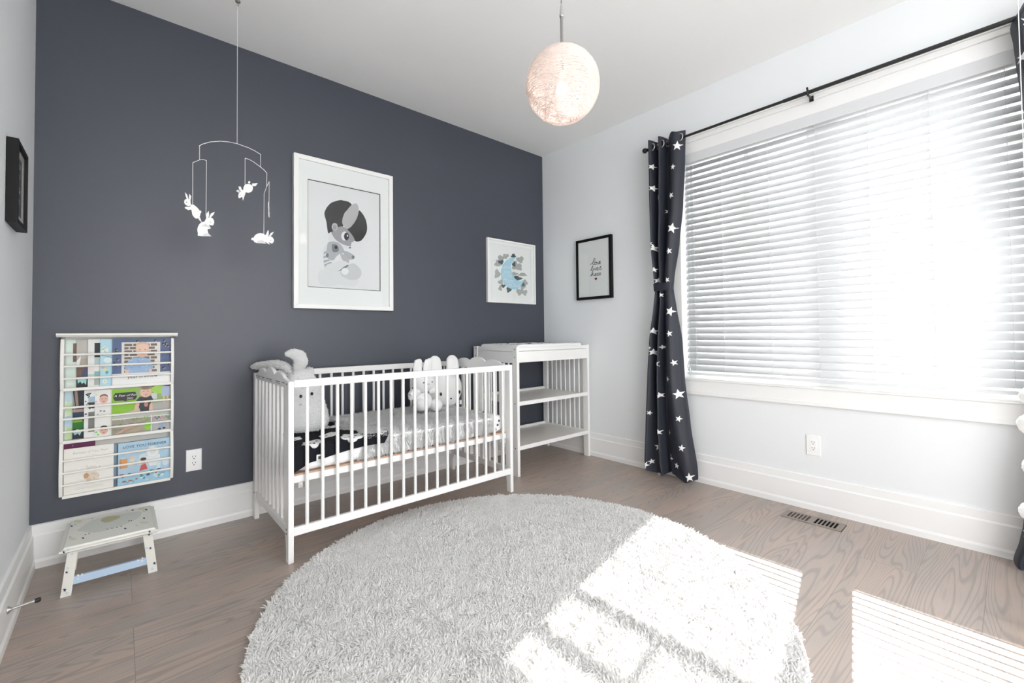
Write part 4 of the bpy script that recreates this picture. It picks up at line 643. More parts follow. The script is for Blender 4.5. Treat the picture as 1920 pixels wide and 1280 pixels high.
# ------------------------------------------------------------ picture books in the rack
PALX = {}
def pc(c):
    k = 'print %.2f %.2f %.2f' % c
    return mat(k, c, 0.45, 0.35)
class Book:
    """a thin book standing upright; art is inlaid on the cover in u, v from 0 to 1"""
    def __init__(s, x0, x1, z0, z1, yf, cover, thick=0.0055):
        s.b = MB(); s.mats = [pc(cover), mat('page edges', (0.80, 0.79, 0.76), 0.8, 0.1)]; s.x0, s.x1, s.z0, s.z1, s.yf = x0, x1, z0, z1, yf; s.lev = 0; s.keys = {cover: 0}
        s.b.box(x0, x1, yf, yf+0.0012, z0, z1, 0).box(x0, x1, yf+thick-0.0012, yf+thick, z0, z1, 0).box(x0, x0+0.0012, yf+0.0012, yf+thick-0.0012, z0, z1, 0)
        s.b.box(x0+0.0012, x1-0.002, yf+0.0012, yf+thick-0.0012, z0+0.002, z1-0.002, 1)
    def _m(s, c):
        if c not in s.keys: s.keys[c] = len(s.mats); s.mats.append(pc(c))
        return s.keys[c]
    def P(s, u, v): return (s.x0+(s.x1-s.x0)*u, s.z0+(s.z1-s.z0)*v)
    def poly(s, pts, c):
        s.lev += 1; s.b.prism([s.P(u, v) for u, v in pts], s.yf-0.00006-0.000035*s.lev, s.yf+0.0001, 'xz', s._m(c)); return s
    def rect(s, u0, u1, v0, v1, c): return s.poly([(u0, v0), (u1, v0), (u1, v1), (u0, v1)], c)
    def disc(s, u, v, ru, rv, c, n=14): return s.poly(ell(u, v, ru, rv, n), c)
    def text(s, t, u, v, size, c, shear=0.0, spacing=1.0, sx=1.0):
        s.lev += 1; vs, fs = text_geo(t, size, shear, spacing); x, z = s.P(u, v)
        s.b.add([(x+a*sx, s.yf-0.0001-0.000035*s.lev, z+q) for a, q in vs], fs, s._m(c)); return s
    def done(s, label, group): o = s.b.build('picture_book', s.mats); return tag(o, label, 'book', group)
G1, G2, G3 = 'books in the top tier of the rack', 'books in the middle tier of the rack', 'books in the bottom tier of the rack'
ZB = 0.7945
SK = (0.72, 0.47, 0.36)
q = Book(0.1085, 0.270, ZB, 1.019, -0.0140, (0.66, 0.76, 0.69))
q.rect(0.155, 0.6, 0.53, 0.92, (0.20, 0.11, 0.085)).rect(0.0, 0.03, 0, 1, (0.55, 0.66, 0.62)).rect(0.05, 0.16, 0.05, 0.10, (0.75, 0.80, 0.74))
q.done('pale mint picture book at the left end of the top tier', G1)
q = Book(0.146, 0.340, ZB, 1.019, -0.0215, (0.50, 0.47, 0.43))
q.rect(0, 0.21, 0.40, 0.60, (0.42, 0.36, 0.30)).poly([(0, 0.55), (0.08, 0.66), (0.05, 0.45), (0, 0.40)], (0.80, 0.78, 0.75)).rect(0, 0.21, 0.18, 0.42, (0.16, 0.10, 0.075)).poly([(0.08, 0.22), (0.21, 0.22), (0.21, 0.40), (0.12, 0.38)], (0.07, 0.08, 0.16))
q.rect(0, 0.22, 0.0, 0.19, (0.015, 0.02, 0.022)).poly([(0.02, 0.16), (0.03, 0.08), (0.07, 0.12), (0.10, 0.07), (0.13, 0.10), (0.17, 0.04), (0.18, 0.16), (0.10, 0.19)], (0.36, 0.70, 0.68))
q.done('greige photo book second from the left in the top tier', G1)
q = Book(0.185, 0.385, ZB, 1.019, -0.0290, (0.78, 0.78, 0.75))
q.rect(0.11, 0.22, 0.62, 0.92, (0.012, 0.018, 0.022)).rect(0.11, 0.22, 0.44, 0.62, (0.45, 0.52, 0.53)).rect(0.0, 0.11, 0.30, 0.40, (0.80, 0.72, 0.70)).rect(0.0, 0.11, 0.22, 0.27, (0.48, 0.62, 0.55)).rect(0.11, 0.22, 0.2, 0.32, (0.28, 0.45, 0.42)).rect(0.11, 0.22, 0.03, 0.19, (0.42, 0.42, 0.40))
q.done('white picture book with a black corner third in the top tier', G1)
q = Book(0.227, 0.430, ZB, 1.018, -0.0365, (0.45, 0.68, 0.76))
q.disc(0.08, 0.75, 0.07, 0.10, (0.66, 0.78, 0.82)).disc(0.14, 0.55, 0.08, 0.06, (0.70, 0.80, 0.80)).poly([(0.015, 0.87), (0.03, 0.85), (0.10, 0.72), (0.085, 0.72)], (0.50, 0.42, 0.10)).poly([(0.02, 0.76), (0.11, 0.82), (0.105, 0.84), (0.015, 0.78)], (0.55, 0.47, 0.14))
q.poly([(0.02, 0.66), (0.20, 0.60), (0.20, 0.615), (0.02, 0.675)], (0.25, 0.38, 0.45)).disc(0.05, 0.41, 0.03, 0.04, (0.75, 0.40, 0.42)).disc(0.09, 0.35, 0.03, 0.035, (0.72, 0.72, 0.30)).disc(0.12, 0.29, 0.028, 0.035, (0.12, 0.35, 0.42)).disc(0.085, 0.10, 0.04, 0.045, (0.78, 0.82, 0.84)).disc(0.085, 0.10, 0.017, 0.018, (0.70, 0.62, 0.22))
q.done('light blue picture book with a dragonfly fourth in the top tier', G1)
q = Book(0.2705, 0.4925, ZB, 1.021, -0.0440, (0.085, 0.125, 0.24))
rb = random.Random(4)
for k in range(46):
    u, v = rb.uniform(0.02, 0.98), rb.uniform(0.27, 0.98)
    if 0.14 < u < 0.83: 
        if v < 0.93: continue
    q.disc(u, v, 0.022, 0.028, (0.018, 0.02, 0.03), 8); q.disc(u+0.012, v-0.015, 0.014, 0.014, (0.55, 0.36, 0.28), 7)
q.rect(0.0, 1.0, 0.0, 0.245, (0.80, 0.80, 0.79)).rect(0.15, 0.815, 0.245, 0.92, (0.70, 0.68, 0.65))
for r_ in range(9):
    for c_ in range(4):
        u0 = 0.195+0.15*c_-(0.06 if r_ % 2 else 0); q.rect(max(0.195, u0), min(0.755, u0+0.13), 0.26+0.072*r_, 0.31+0.072*r_, (0.17, 0.125, 0.095))
q.poly([(0.235, 0.25), (0.21, 0.36), (0.26, 0.52), (0.36, 0.585), (0.52, 0.585), (0.64, 0.53), (0.69, 0.36), (0.655, 0.25)], (0.30, 0.43, 0.62))
for k in range(40):
    u, v = rb.uniform(0.27, 0.63), rb.uniform(0.27, 0.55); a = rb.uniform(0, 3.1); q.poly([(u, v), (u+0.05*math.cos(a), v+0.05*math.sin(a)), (u+0.05*math.cos(a)+0.01, v+0.05*math.sin(a)-0.006)], (0.70, 0.76, 0.82) if k % 3 else (0.10, 0.16, 0.30))
q.poly([(0.215, 0.25), (0.205, 0.31), (0.26, 0.33), (0.28, 0.25)], SK).poly([(0.62, 0.25), (0.61, 0.32), (0.67, 0.32), (0.67, 0.25)], SK)
q.disc(0.5, 0.745, 0.118, 0.16, SK, 20).disc(0.5, 0.85, 0.115, 0.075, (0.62, 0.44, 0.30), 16).disc(0.5, 0.80, 0.112, 0.085, (0.76, 0.52, 0.42), 16)
q.disc(0.455, 0.755, 0.012, 0.009, (0.08, 0.05, 0.04), 8).disc(0.545, 0.755, 0.012, 0.009, (0.08, 0.05, 0.04), 8).poly([(0.46, 0.675), (0.54, 0.675), (0.52, 0.650), (0.48, 0.650)], (0.62, 0.20, 0.18)).rect(0.47, 0.53, 0.668, 0.676, (0.84, 0.82, 0.80))
q.text('year', 0.34, 0.135, 0.021, (0.02, 0.02, 0.02), 0, 1.1).text('of', 0.465, 0.140, 0.013, (0.10, 0.10, 0.10)).text('review', 0.63, 0.142, 0.021, (0.02, 0.02, 0.02), 0, 1.1)
q.done('navy photo book reading year of review with a smiling boy', G1)
ZB = 0.5555
q = Book(0.1085, 0.260, ZB, 0.783, -0.0140, (0.70, 0.78, 0.72))
for u, v, c in ((0.08, 0.88, (0.52, 0.68, 0.74)), (0.09, 0.63, (0.60, 0.76, 0.45)), (0.08, 0.36, (0.52, 0.68, 0.78)), (0.10, 0.12, (0.55, 0.72, 0.40))): q.disc(u, v, 0.085, 0.13, c)
q.done('picture book with pale green and blue circles at the left of the middle tier', G2)
q = Book(0.135, 0.320, ZB, 0.781, -0.0215, (0.015, 0.022, 0.030))
q.poly([(0.0, 0.98), (0.05, 0.62), (0.02, 0.60), (0, 0.7)], (0.30, 0.32, 0.34)).poly([(0.03, 1.0), (0.08, 1.0), (0.11, 0.65), (0.06, 0.62)], (0.33, 0.22, 0.18)).rect(0, 0.22, 0.55, 0.61, (0.45, 0.28, 0.24)).rect(0, 0.22, 0.42, 0.54, (0.025, 0.05, 0.09)).rect(0, 0.22, 0.20, 0.36, (0.02, 0.16, 0.015)).rect(0, 0.18, 0.34, 0.385, (0.25, 0.45, 0.03)).poly([(0.01, 0.15), (0.04, 0.08), (0.10, 0.11), (0.13, 0.06), (0.18, 0.17), (0.08, 0.20)], (0.45, 0.62, 0.66))
q.done('dark photo book with a green meadow second in the middle tier', G2)
q = Book(0.1735, 0.370, ZB, 0.779, -0.0290, (0.82, 0.82, 0.81))
for k in range(30):
    u, v = rb.uniform(0.005, 0.20), rb.uniform(0.42, 0.98); q.disc(u, v, 0.013, 0.015, (0.01, 0.01, 0.012), 8)
q.rect(0.075, 0.20, 0.62, 0.86, (0.35, 0.50, 0.62)).rect(0.075, 0.20, 0.62, 0.74, (0.05, 0.05, 0.025)).rect(0.075, 0.20, 0.12, 0.54, (0.20, 0.20, 0.18)).rect(0.075, 0.20, 0.12, 0.2, (0.25, 0.18, 0.13))
q.done('white picture book with black spots third in the middle tier', G2)
q = Book(0.210, 0.420, ZB, 0.777, -0.0365, (0.80, 0.78, 0.76))
def baby(u, v, s, hair, skin=(0.70, 0.42, 0.34)):
    q.disc(u, v, 0.075*s, 0.095*s, skin, 18).disc(u, v+0.055*s, 0.068*s, 0.05*s, hair, 14).disc(u, v+0.02*s, 0.068*s, 0.055*s, skin, 14)
    q.disc(u-0.028*s, v+0.005, 0.010, 0.006, (0.08, 0.04, 0.03), 8).disc(u+0.028*s, v+0.005, 0.010, 0.006, (0.08, 0.04, 0.03), 8).disc(u, v-0.05*s, 0.018, 0.009, (0.42, 0.10, 0.10), 8)
baby(0.150, 0.80, 1.0, (0.10, 0.06, 0.05)); baby(0.155, 0.13, 0.95, (0.06, 0.05, 0.05))
for u, v, c in ((0.03, 0.9, (0.60, 0.66, 0.30)), (0.02, 0.76, (0.75, 0.42, 0.45)), (0.06, 0.68, (0.30, 0.38, 0.12)), (0.10, 0.55, (0.16, 0.17, 0.16)), (0.16, 0.54, (0.18, 0.18, 0.17)), (0.05, 0.48, (0.45, 0.52, 0.42)), (0.06, 0.05, (0.12, 0.55, 0.05)), (0.03, 0.10, (0.16, 0.60, 0.08)), (0.24, 0.45, (0.55, 0.65, 0.75))): q.disc(u, v, 0.020, 0.016, c, 7)
q.done('white photo book with two baby faces fourth in the middle tier', G2)
q = Book(0.271, 0.4925, ZB, 0.775, -0.0440, (0.25, 0.50, 0.035))
q.rect(0.40, 1.0, 0.62, 1.0, (0.30, 0.42, 0.16)).disc(0.8, 0.94, 0.14, 0.10, (0.36, 0.62, 0.10)).rect(0.66, 0.76, 0.72, 0.86, (0.60, 0.62, 0.62)).poly([(0, 0.40), (0.55, 0.58), (1.0, 0.62), (1.0, 0.36), (0, 0.34)], (0.50, 0.50, 0.47)).poly([(0.62, 0.62), (1.0, 0.66), (1.0, 0.40), (0.55, 0.42)], (0.42, 0.41, 0.38))
q.poly([(0.86, 1.0), (0.98, 1.0), (1.0, 0.78), (0.84, 0.78)], (0.40, 0.46, 0.66)).rect(0.87, 0.90, 0.62, 0.78, SK).rect(0.94, 0.97, 0.62, 0.78, SK)
q.poly([(0.40, 0.72), (0.46, 0.80), (0.66, 0.80), (0.70, 0.70), (0.64, 0.46), (0.48, 0.46)], (0.035, 0.037, 0.045)).disc(0.57, 0.62, 0.035, 0.06, (0.62, 0.25, 0.18)).poly([(0.40, 0.70), (0.35, 0.44), (0.41, 0.42), (0.46, 0.64)], SK).poly([(0.68, 0.68), (0.69, 0.42), (0.62, 0.42), (0.63, 0.6)], SK)
q.disc(0.565, 0.90, 0.10, 0.125, SK, 18).disc(0.565, 0.985, 0.085, 0.035, (0.30, 0.20, 0.14), 12).disc(0.53, 0.91, 0.010, 0.010, (0.06, 0.04, 0.03), 8).disc(0.60, 0.91, 0.010, 0.010, (0.06, 0.04, 0.03), 8).poly([(0.54, 0.845), (0.60, 0.845), (0.57, 0.825)], (0.50, 0.15, 0.13))
q.poly([(0.02, 0.80), (0.05, 0.745), (0.18, 0.745), (0.22, 0.72), (0.26, 0.745), (0.38, 0.745), (0.41, 0.80), (0.41, 0.86), (0.38, 0.92), (0.05, 0.92), (0.02, 0.86)], (0.03, 0.03, 0.032)).text('A Year of Fun', 0.215, 0.835, 0.0145, (0.85, 0.85, 0.84), 0.4).text('2022', 0.29, 0.765, 0.012, (0.85, 0.85, 0.84), 0.3)
q.rect(0.0, 0.655, 0.0, 0.33, (0.34, 0.32, 0.25)).rect(0.67, 1.0, 0.0, 0.35, (0.45, 0.45, 0.47)).rect(0.655, 0.67, 0, 0.36, (0.85, 0.85, 0.84)).rect(0.0, 1.0, 0.33, 0.345, (0.85, 0.85, 0.84))
for k in range(70):
    u, v = rb.uniform(0.02, 0.62), rb.uniform(0.03, 0.31); c = rb.choice([(0.16, 0.36, 0.06), (0.50, 0.48, 0.40), (0.22, 0.17, 0.11), (0.25, 0.52, 0.08), (0.46, 0.34, 0.26)]); a = rb.uniform(0, 3.1); q.poly([(u, v), (u+0.07*math.cos(a), v+0.05*math.sin(a)), (u+0.05*math.cos(a)+0.02, v+0.05*math.sin(a)-0.02)], c)
q.poly([(0.05, 0.02), (0.22, 0.14), (0.45, 0.20), (0.44, 0.16), (0.25, 0.10), (0.12, 0.02)], (0.62, 0.36, 0.28)).poly([(0.2, 0.02), (0.45, 0.14), (0.6, 0.22), (0.58, 0.10), (0.4, 0.02)], (0.44, 0.36, 0.26)).disc(0.60, 0.13, 0.06, 0.10, (0.24, 0.62, 0.04))
for k in range(9): q.disc(0.70+0.033*k, 0.27+0.03*(k % 2), 0.014, 0.03, rb.choice([(0.42, 0.12, 0.10), (0.10, 0.12, 0.10), (0.12, 0.32, 0.08), (0.55, 0.30, 0.26)]), 7)
q.rect(0.81, 0.87, 0.05, 0.18, (0.30, 0.40, 0.55)).disc(0.81, 0.03, 0.03, 0.02, (0.03, 0.04, 0.06), 8).disc(0.89, 0.04, 0.03, 0.02, (0.03, 0.04, 0.06), 8)
q.done('green photo book of a crawling boy reading A Year of Fun', G2)
ZB = 0.3075
q = Book(0.107, 0.300, ZB, 0.500, -0.0140, (0.22, 0.04, 0.025)); q.rect(0.0, 0.012, 0.3, 0.65, (0.35, 0.10, 0.05)); q.done('brown red book mostly hidden at the left edge of the bottom tier', G3)
q = Book(0.1075, 0.212, ZB, 0.536, -0.0215, (0.145, 0.022, 0.085)); q.disc(0.28, 0.955, 0.02, 0.012, (0.45, 0.30, 0.40), 8); q.done('purple book showing its top edge behind the white bottom tier book', G3)
q = Book(0.2130, 0.378, ZB, 0.536, -0.0215, (0.62, 0.60, 0.55)); q.done('cream book with a plain top behind the bottom tier books', G3)
q = Book(0.2700, 0.440, ZB, 0.512, -0.0300, (0.17, 0.22, 0.29)); q.rect(0.05, 0.12, 0.15, 0.98, (0.26, 0.34, 0.42)).rect(0.118, 0.14, 0.05, 0.97, (0.07, 0.10, 0.15)); q.done('blue grey book showing a strip between two bottom tier books', G3)
q = Book(0.1095, 0.2785, ZB, 0.5165, -0.0440, (0.80, 0.78, 0.73))
q.text('Because of You, Mom', 0.53, 0.865, 0.0165, (0.46, 0.45, 0.41), 0, 1.0, 0.82)
INKB = (0.20, 0.13, 0.09)
for (u, v, ru, rv, c) in ((0.55, 0.34, 0.15, 0.095, (0.70, 0.60, 0.50)), (0.44, 0.36, 0.055, 0.06, (0.52, 0.30, 0.16)), (0.46, 0.47, 0.05, 0.05, (0.72, 0.66, 0.58)), (0.56, 0.52, 0.09, 0.04, (0.72, 0.68, 0.62)), (0.61, 0.27, 0.09, 0.05, (0.74, 0.64, 0.54)), (0.49, 0.26, 0.05, 0.05, (0.66, 0.52, 0.40))): q.disc(u, v, ru, rv, c, 12)
for k in range(26):
    u, v = rb.uniform(0.40, 0.70), rb.uniform(0.22, 0.62); a = rb.uniform(0, 3.1); q.poly([(u, v), (u+0.06*math.cos(a), v+0.045*math.sin(a)), (u+0.058*math.cos(a)+0.006, v+0.045*math.sin(a)-0.006)], INKB)
for u0, u1, v in ((0.25, 0.78, 0.115), (0.22, 0.80, 0.085), (0.42, 0.62, 0.165)): strokes_pts = [(u0, v), (u1, v), (u1, v+0.006), (u0, v+0.006)]; q.poly(strokes_pts, (0.60, 0.58, 0.53))
q.done('white picture book titled Because of You, Mom in the bottom tier', G3)
q = Book(0.2930, 0.4935, ZB, 0.512, -0.0440, (0.42, 0.58, 0.70))
for k in range(34): q.disc(rb.uniform(0.04, 0.96), rb.uniform(0.40, 0.96), 0.05, 0.03, rb.choice([(0.45, 0.61, 0.72), (0.38, 0.54, 0.67), (0.48, 0.62, 0.70)]), 8)
q.rect(0, 0.012, 0, 1, (0.25, 0.36, 0.46))
q.poly([(0.36, 0.42), (0.40, 0.66), (0.52, 0.70), (0.55, 0.42)], (0.60, 0.68, 0.68)).poly([(0.52, 0.60), (0.60, 0.36), (0.80, 0.36), (0.80, 0.62)], (0.74, 0.77, 0.78)).disc(0.655, 0.70, 0.125, 0.145, (0.70, 0.74, 0.75), 20).disc(0.655, 0.70, 0.10, 0.118, (0.78, 0.80, 0.80), 18).disc(0.655, 0.71, 0.06, 0.075, (0.70, 0.73, 0.74), 16)
q.rect(0.03, 0.175, 0.40, 0.62, (0.70, 0.32, 0.12)).rect(0.05, 0.06, 0.40, 0.62, (0.45, 0.2, 0.08)).disc(0.26, 0.62, 0.04, 0.05, (0.75, 0.55, 0.45)).poly([(0.19, 0.42), (0.22, 0.58), (0.31, 0.60), (0.30, 0.44)], (0.74, 0.66, 0.55))
q.disc(0.475, 0.50, 0.055, 0.07, (0.66, 0.44, 0.34)).disc(0.475, 0.555, 0.058, 0.035, (0.06, 0.04, 0.035)).poly([(0.40, 0.28), (0.44, 0.42), (0.52, 0.44), (0.56, 0.30)], (0.55, 0.10, 0.09))
q.rect(0.0, 1.0, 0.0, 0.17, (0.33, 0.56, 0.68)); q.poly([(0.72, 0.25), (0.76, 0.46), (0.82, 0.46), (0.80, 0.24)], (0.60, 0.72, 0.76)).disc(0.92, 0.42, 0.08, 0.10, (0.62, 0.70, 0.74))
for k in range(38): q.disc(rb.uniform(0.03, 0.97), rb.uniform(0.03, 0.26), rb.uniform(0.012, 0.05), rb.uniform(0.008, 0.03), rb.choice([(0.04, 0.35, 0.28), (0.45, 0.10, 0.10), (0.05, 0.12, 0.22), (0.70, 0.76, 0.78), (0.65, 0.70, 0.74), (0.20, 0.40, 0.55), (0.62, 0.42, 0.32)]), 7)
q.text('LOVE YOU FOREVER', 0.51, 0.865, 0.0178, (0.02, 0.07, 0.17), 0, 1.02)
q.done('light blue picture book titled Love You Forever in the bottom tier', G3)

# ------------------------------------------------------------ painted step stool
M_STOOL = mat('ivory paint', (0.80, 0.79, 0.73), 0.4, 0.4)
SP = {'cloud': cm('grey cloud paint', (0.66, 0.67, 0.63), 0.4), 'moon': cm('old gold paint', (0.50, 0.48, 0.30), 0.4), 'yel': cm('pale yellow paint', (0.72, 0.69, 0.52), 0.4), 'navy': cm('navy paint', (0.02, 0.028, 0.06), 0.4), 'sky': cm('pale blue paint', (0.50, 0.68, 0.75), 0.4), 'white': cm('white paint', (0.85, 0.86, 0.86), 0.4)}
SKY = list(SP)
ST = thing('step_stool', 'small ivory painted step stool with stars standing under the book rack', 'stool', (0.277, -0.27, 0.0))
b = MB(); x0, x1, y0, y1 = 0.126, 0.428, -0.462, -0.098
for (i0, za), (i1, zb) in (((0.006, 0.184), (0.0, 0.188)), ((0.0, 0.188), (0.0, 0.194)), ((0.0, 0.194), (0.010, 0.197)), ((0.010, 0.197), (0.014, 0.2035))):
    b.hexa([(x0+i0, y0+i0, za), (x1-i0, y0+i0, za), (x1-i0, y1-i0, za), (x0+i0, y1-i0, za)], [(x0+i1, y0+i1, zb), (x1-i1, y0+i1, zb), (x1-i1, y1-i1, zb), (x0+i1, y1-i1, zb)])
for i, (mm, pts) in enumerate(STOP): b.prism(smooth(pts) if mm in ('cloud', 'moon') else pts, 0.203, 0.20375+0.00003*i, 'xy', 1+SKY.index(mm))
fr_ = [(mm, pts) for mm, pts in SFRONT]
for mm, pts in fr_[:5]:
    if sum(p[1] for p in pts)/10 > 0.186: b.prism(pts, y0-0.0006, y0+0.003, 'xz', 1+SKY.index(mm))
b.build('stool_top', [M_STOOL]+[SP[k] for k in SKY], ST)
def sleg(xa0, xa1, xb0, xb1, y0, y1):   # bottom and top x
    b = MB(); b.hexa([(xa0, y0, 0), (xa1, y0, 0), (xa1, y1, 0), (xa0, y1, 0)], [(xb0, y0-0.004, 0.184), (xb1, y0-0.004, 0.184), (xb1, y1, 0.184), (xb0, y1, 0.184)])
    for mm, pts in fr_:
        c = [sum(p[j] for p in pts)/10 for j in (0, 1)]; t = c[1]/0.184
        if y0 < -0.4 and mm != 'white' and xa0+(xb0-xa0)*t < c[0] < xa1+(xb1-xa1)*t and c[1] < 0.183:
            b.prism(pts, y0-0.0048, y0+0.002, 'xz', 1+SKY.index(mm))
    b.build('leg', [M_STOOL]+[SP[k] for k in SKY], ST)
sleg(0.128, 0.159, 0.148, 0.179, -0.418, -0.395); sleg(0.397, 0.428, 0.376, 0.408, -0.418, -0.395)
sleg(0.128, 0.159, 0.148, 0.179, -0.155, -0.132); sleg(0.397, 0.428, 0.376, 0.408, -0.155, -0.132)
MB().box(0.150, 0.406, -0.412, -0.397, 0.163, 0.184).build('apron', M_STOOL, ST); MB().box(0.150, 0.406, -0.150, -0.135, 0.150, 0.184).build('apron', M_STOOL, ST)
b = MB(); b.box(0.158, 0.398, -0.412, -0.398, 0.038, 0.068, 0)
for mm, pts in fr_:
    if mm == 'white': b.prism(pts, -0.4128, -0.411, 'xz', 1)
b.build('stretcher', [mat('baby blue paint', (0.50, 0.64, 0.80), 0.4, 0.4), SP['white']], ST)

# ------------------------------------------------------------ door stop
DS = thing('door_stop', 'nickel door stop with a black rubber tip on the left baseboard', 'door stop', (0.0165, -0.635, 0.098))
D0, D1 = Vector((0.0165, -0.635, 0.098)), Vector((0.093, -0.635, 0.105))
b = MB(); b.lathe([(0.001, 0), (0.013, 0), (0.0125, 0.003), (0.006, 0.009), (0.005, 0.012), (0.001, 0.012)], (D0.x, D0.y, D0.z), 20, axis='x'); b.build('base', M_CHROME, DS)
MB().tube([D0+Vector((0.008, 0, 0.001)), D1-Vector((0.012, 0, 0.001))], 0.0042, 12).tube([D1-Vector((0.016, 0, 0.0015)), D1-Vector((0.010, 0, 0.001))], 0.006, 12).build('rod', M_CHROME, DS)
MB().tube([D1-Vector((0.012, 0, 0.001)), D1, D1+Vector((0.003, 0, 0))], [0.0072, 0.0078, 0.005], 14).build('rubber_tip', mat('black rubber', (0.012, 0.012, 0.012), 0.5, 0.4), DS)

# ------------------------------------------------------------ floor register
FV = thing('floor_vent', 'wooden floor register with two rows of slots under the window', 'vent', (3.10, -2.19, 0.0))
M_VENT = mat('vent wood', (0.27, 0.225, 0.195), 0.4, 0.4, var=0.12, vscale=20)
vx0, vx1, vy0, vy1 = 3.040, 3.160, -2.330, -2.055
sl = [(-2.079-0.0173*k-0.0115, -2.079-0.0173*k) for k in range(6)]+[(-2.205-0.0173*k-0.0115, -2.205-0.0173*k) for k in range(6)]
b = MB(); b.box(vx0, 3.059, vy0, vy1, 0, 0.004); b.box(3.144, vx1, vy0, vy1, 0, 0.004)
edges = [vy1]+[e for lo, hi in sl for e in (hi, lo)]+[vy0]
for k in range(0, len(edges), 2): b.box(3.059, 3.144, edges[k+1], edges[k], 0, 0.004)
b.build('grille', M_VENT, FV)
MB().box(3.055, 3.148, -2.32, -2.065, 0.0002, 0.0008).build('duct_shade_sheet', M_DARK, FV)  # dark sheet in place of the shade down in the duct
b = MB()
for lo, hi in sl[:6]: b.hexa([(3.0595, lo, 0.0008), (3.1435, lo, 0.0008), (3.1435, hi-0.003, 0.0008), (3.0595, hi-0.003, 0.0008)], [(3.0595, lo, 0.0034), (3.1435, lo, 0.0034), (3.1435, hi-0.004, 0.0012), (3.0595, hi-0.004, 0.0012)])
b.build('damper', mat('damper brown', (0.10, 0.08, 0.07), 0.5, 0.4), FV)
b = MB(); b.box(vx0, vx1, vy0-0.0025, vy0, 0, 0.0006); b.build('edge_gap', M_DARK, FV)
# ------------------------------------------------------------ crib
CX0, CX1, CY0, CY1 = 0.868, 2.214, -0.757, -0.048
CB = thing('crib', 'white slatted baby crib with cloud shaped ends against the navy wall', 'crib', (1.541, -0.40, 0.0))
def legpost(xa, xb, front):
    s = 1 if front else -1; yo = CY0 if front else CY1
    prof = [(0, 0), (0.040, 0), (0.041, 0.05), (0.046, 0.09), (0.056, 0.118), (0.056, 0.10+0.02), (0.050, 0.16), (0.050, 0.812), (0, 0.818)]
    MB().prism([(yo+s*d, z) for d, z in prof], xa, xb, 'yz').build('leg', M_WHITE, CB, bevel=0.003)
legpost(CX0, CX0+0.024, True); legpost(CX0, CX0+0.024, False); legpost(CX1-0.024, CX1, True); legpost(CX1-0.024, CX1, False)
def cloud_board(xa, xb):
    ya, yb = CY0+0.004, CY1-0.004; L_ = yb-ya; pts = [(ya, 0.785), (yb, 0.785), (yb, 0.818)]
    def arc(y0, y1, pk, z0, z1, n=14):
        for k in range(n+1):
            t = k/n; zz = z0+(z1-z0)*t; pts.append((y0+(y1-y0)*t, zz+(pk-(z0+z1)/2)*math.sin(PI*t)**0.75))
    for k in range(6): t = (k+1)/6; pts.append((yb-0.085*t, 0.818+0.010*t*t))
    arc(yb-0.095, -0.300, 0.852, 0.829, 0.836); arc(-0.306, -0.488, 0.866, 0.836, 0.836); arc(-0.494, ya+0.095, 0.852, 0.836, 0.829)
    for k in range(6): t = k/6; pts.append((ya+0.085*(1-t), 0.828-0.010*t*(2-t)))
    pts.append((ya, 0.818))
    return MB().prism(pts, xa, xb, 'yz').build('cloud_headboard', M_WHITE, CB, bevel=0.003)
cloud_board(CX0+0.004, CX0+0.021); cloud_board(CX1-0.021, CX1-0.004)
for xa in (CX0+0.003, CX1-0.022):
    MB().box(xa, xa+0.019, CY0+0.045, CY1-0.045, 0.118, 0.160).build('end_rail', M_WHITE, CB, bevel=0.003)
    for k in range(8):
        y = CY0+0.092+k*(CY1-CY0-0.184)/7
        MB().box(xa+0.004, xa+0.015, y-0.0155, y+0.0155, 0.158, 0.792).build('bar', M_WHITE, CB, bevel=0.002)
for yy, nm in ((CY0, 'front'), (CY1-0.022, 'back')):
    e_ = -0.0006 if nm == 'front' else 0.0006
    MB().box(CX0+0.0245, CX1-0.001, yy+e_, yy+e_+0.022, 0.788, 0.824).build('top_rail', M_WHITE, CB, bevel=0.0035)
    MB().box(CX0+0.022, CX1-0.022, yy-e_, yy-e_+0.022, 0.118, 0.156).build('bottom_rail', M_WHITE, CB, bevel=0.003)
    for k in range(18):
        x = 0.951+0.0698*k
        MB().tube([(x, yy+0.011, 0.154), (x, yy+0.011, 0.790)], 0.0082, 12).build('bar', M_WHITE, CB)
MB().box(CX0+0.030, CX1-0.030, -0.722, -0.700, 0.346, 0.378).build('base_rail', M_WHITE, CB, bevel=0.002)
MB().box(CX0+0.030, CX1-0.030, -0.105, -0.083, 0.346, 0.378).build('base_rail', M_WHITE, CB, bevel=0.002)
M_PINE = mat('raw pine', (0.52, 0.36, 0.27), 0.6, 0.2, var=0.1, vscale=30)
MB().box(CX0+0.030, CX1-0.030, -0.718, -0.088, 0.378, 0.386).build('base_board', M_PINE, CB)
for x in (CX0+0.028, CX1-0.048):
    MB().box(x, x+0.020, -0.70, -0.105, 0.348, 0.378).build('base_end_rail', mat('base end grey', (0.40, 0.38, 0.36), 0.5, 0.3), CB)
b = MB(); b.box(0.918, 0.945, -0.728, -0.724, 0.322, 0.348); b.tube([(0.932, -0.731, 0.333), (0.932, -0.722, 0.333)], 0.006, 10); b.build('metal_clip', M_CHROME, CB)
b = MB()
for k, (y0, y1) in enumerate(((-0.12, -0.07), (-0.20, -0.14), (-0.29, -0.23), (-0.45, -0.33), (-0.60, -0.52), (-0.68, -0.63))):
    b.box(CX0+0.0032, CX0+0.0042, y0, y1, 0.8045, 0.8075, 0)
    if k < 5: b.box(CX0+0.0032, CX0+0.0042, y0, y1, 0.797, 0.7985, 0)
b.build('warning_print', mat('grey label ink', (0.10, 0.10, 0.10), 0.6, 0.2), CB)
b = MB()
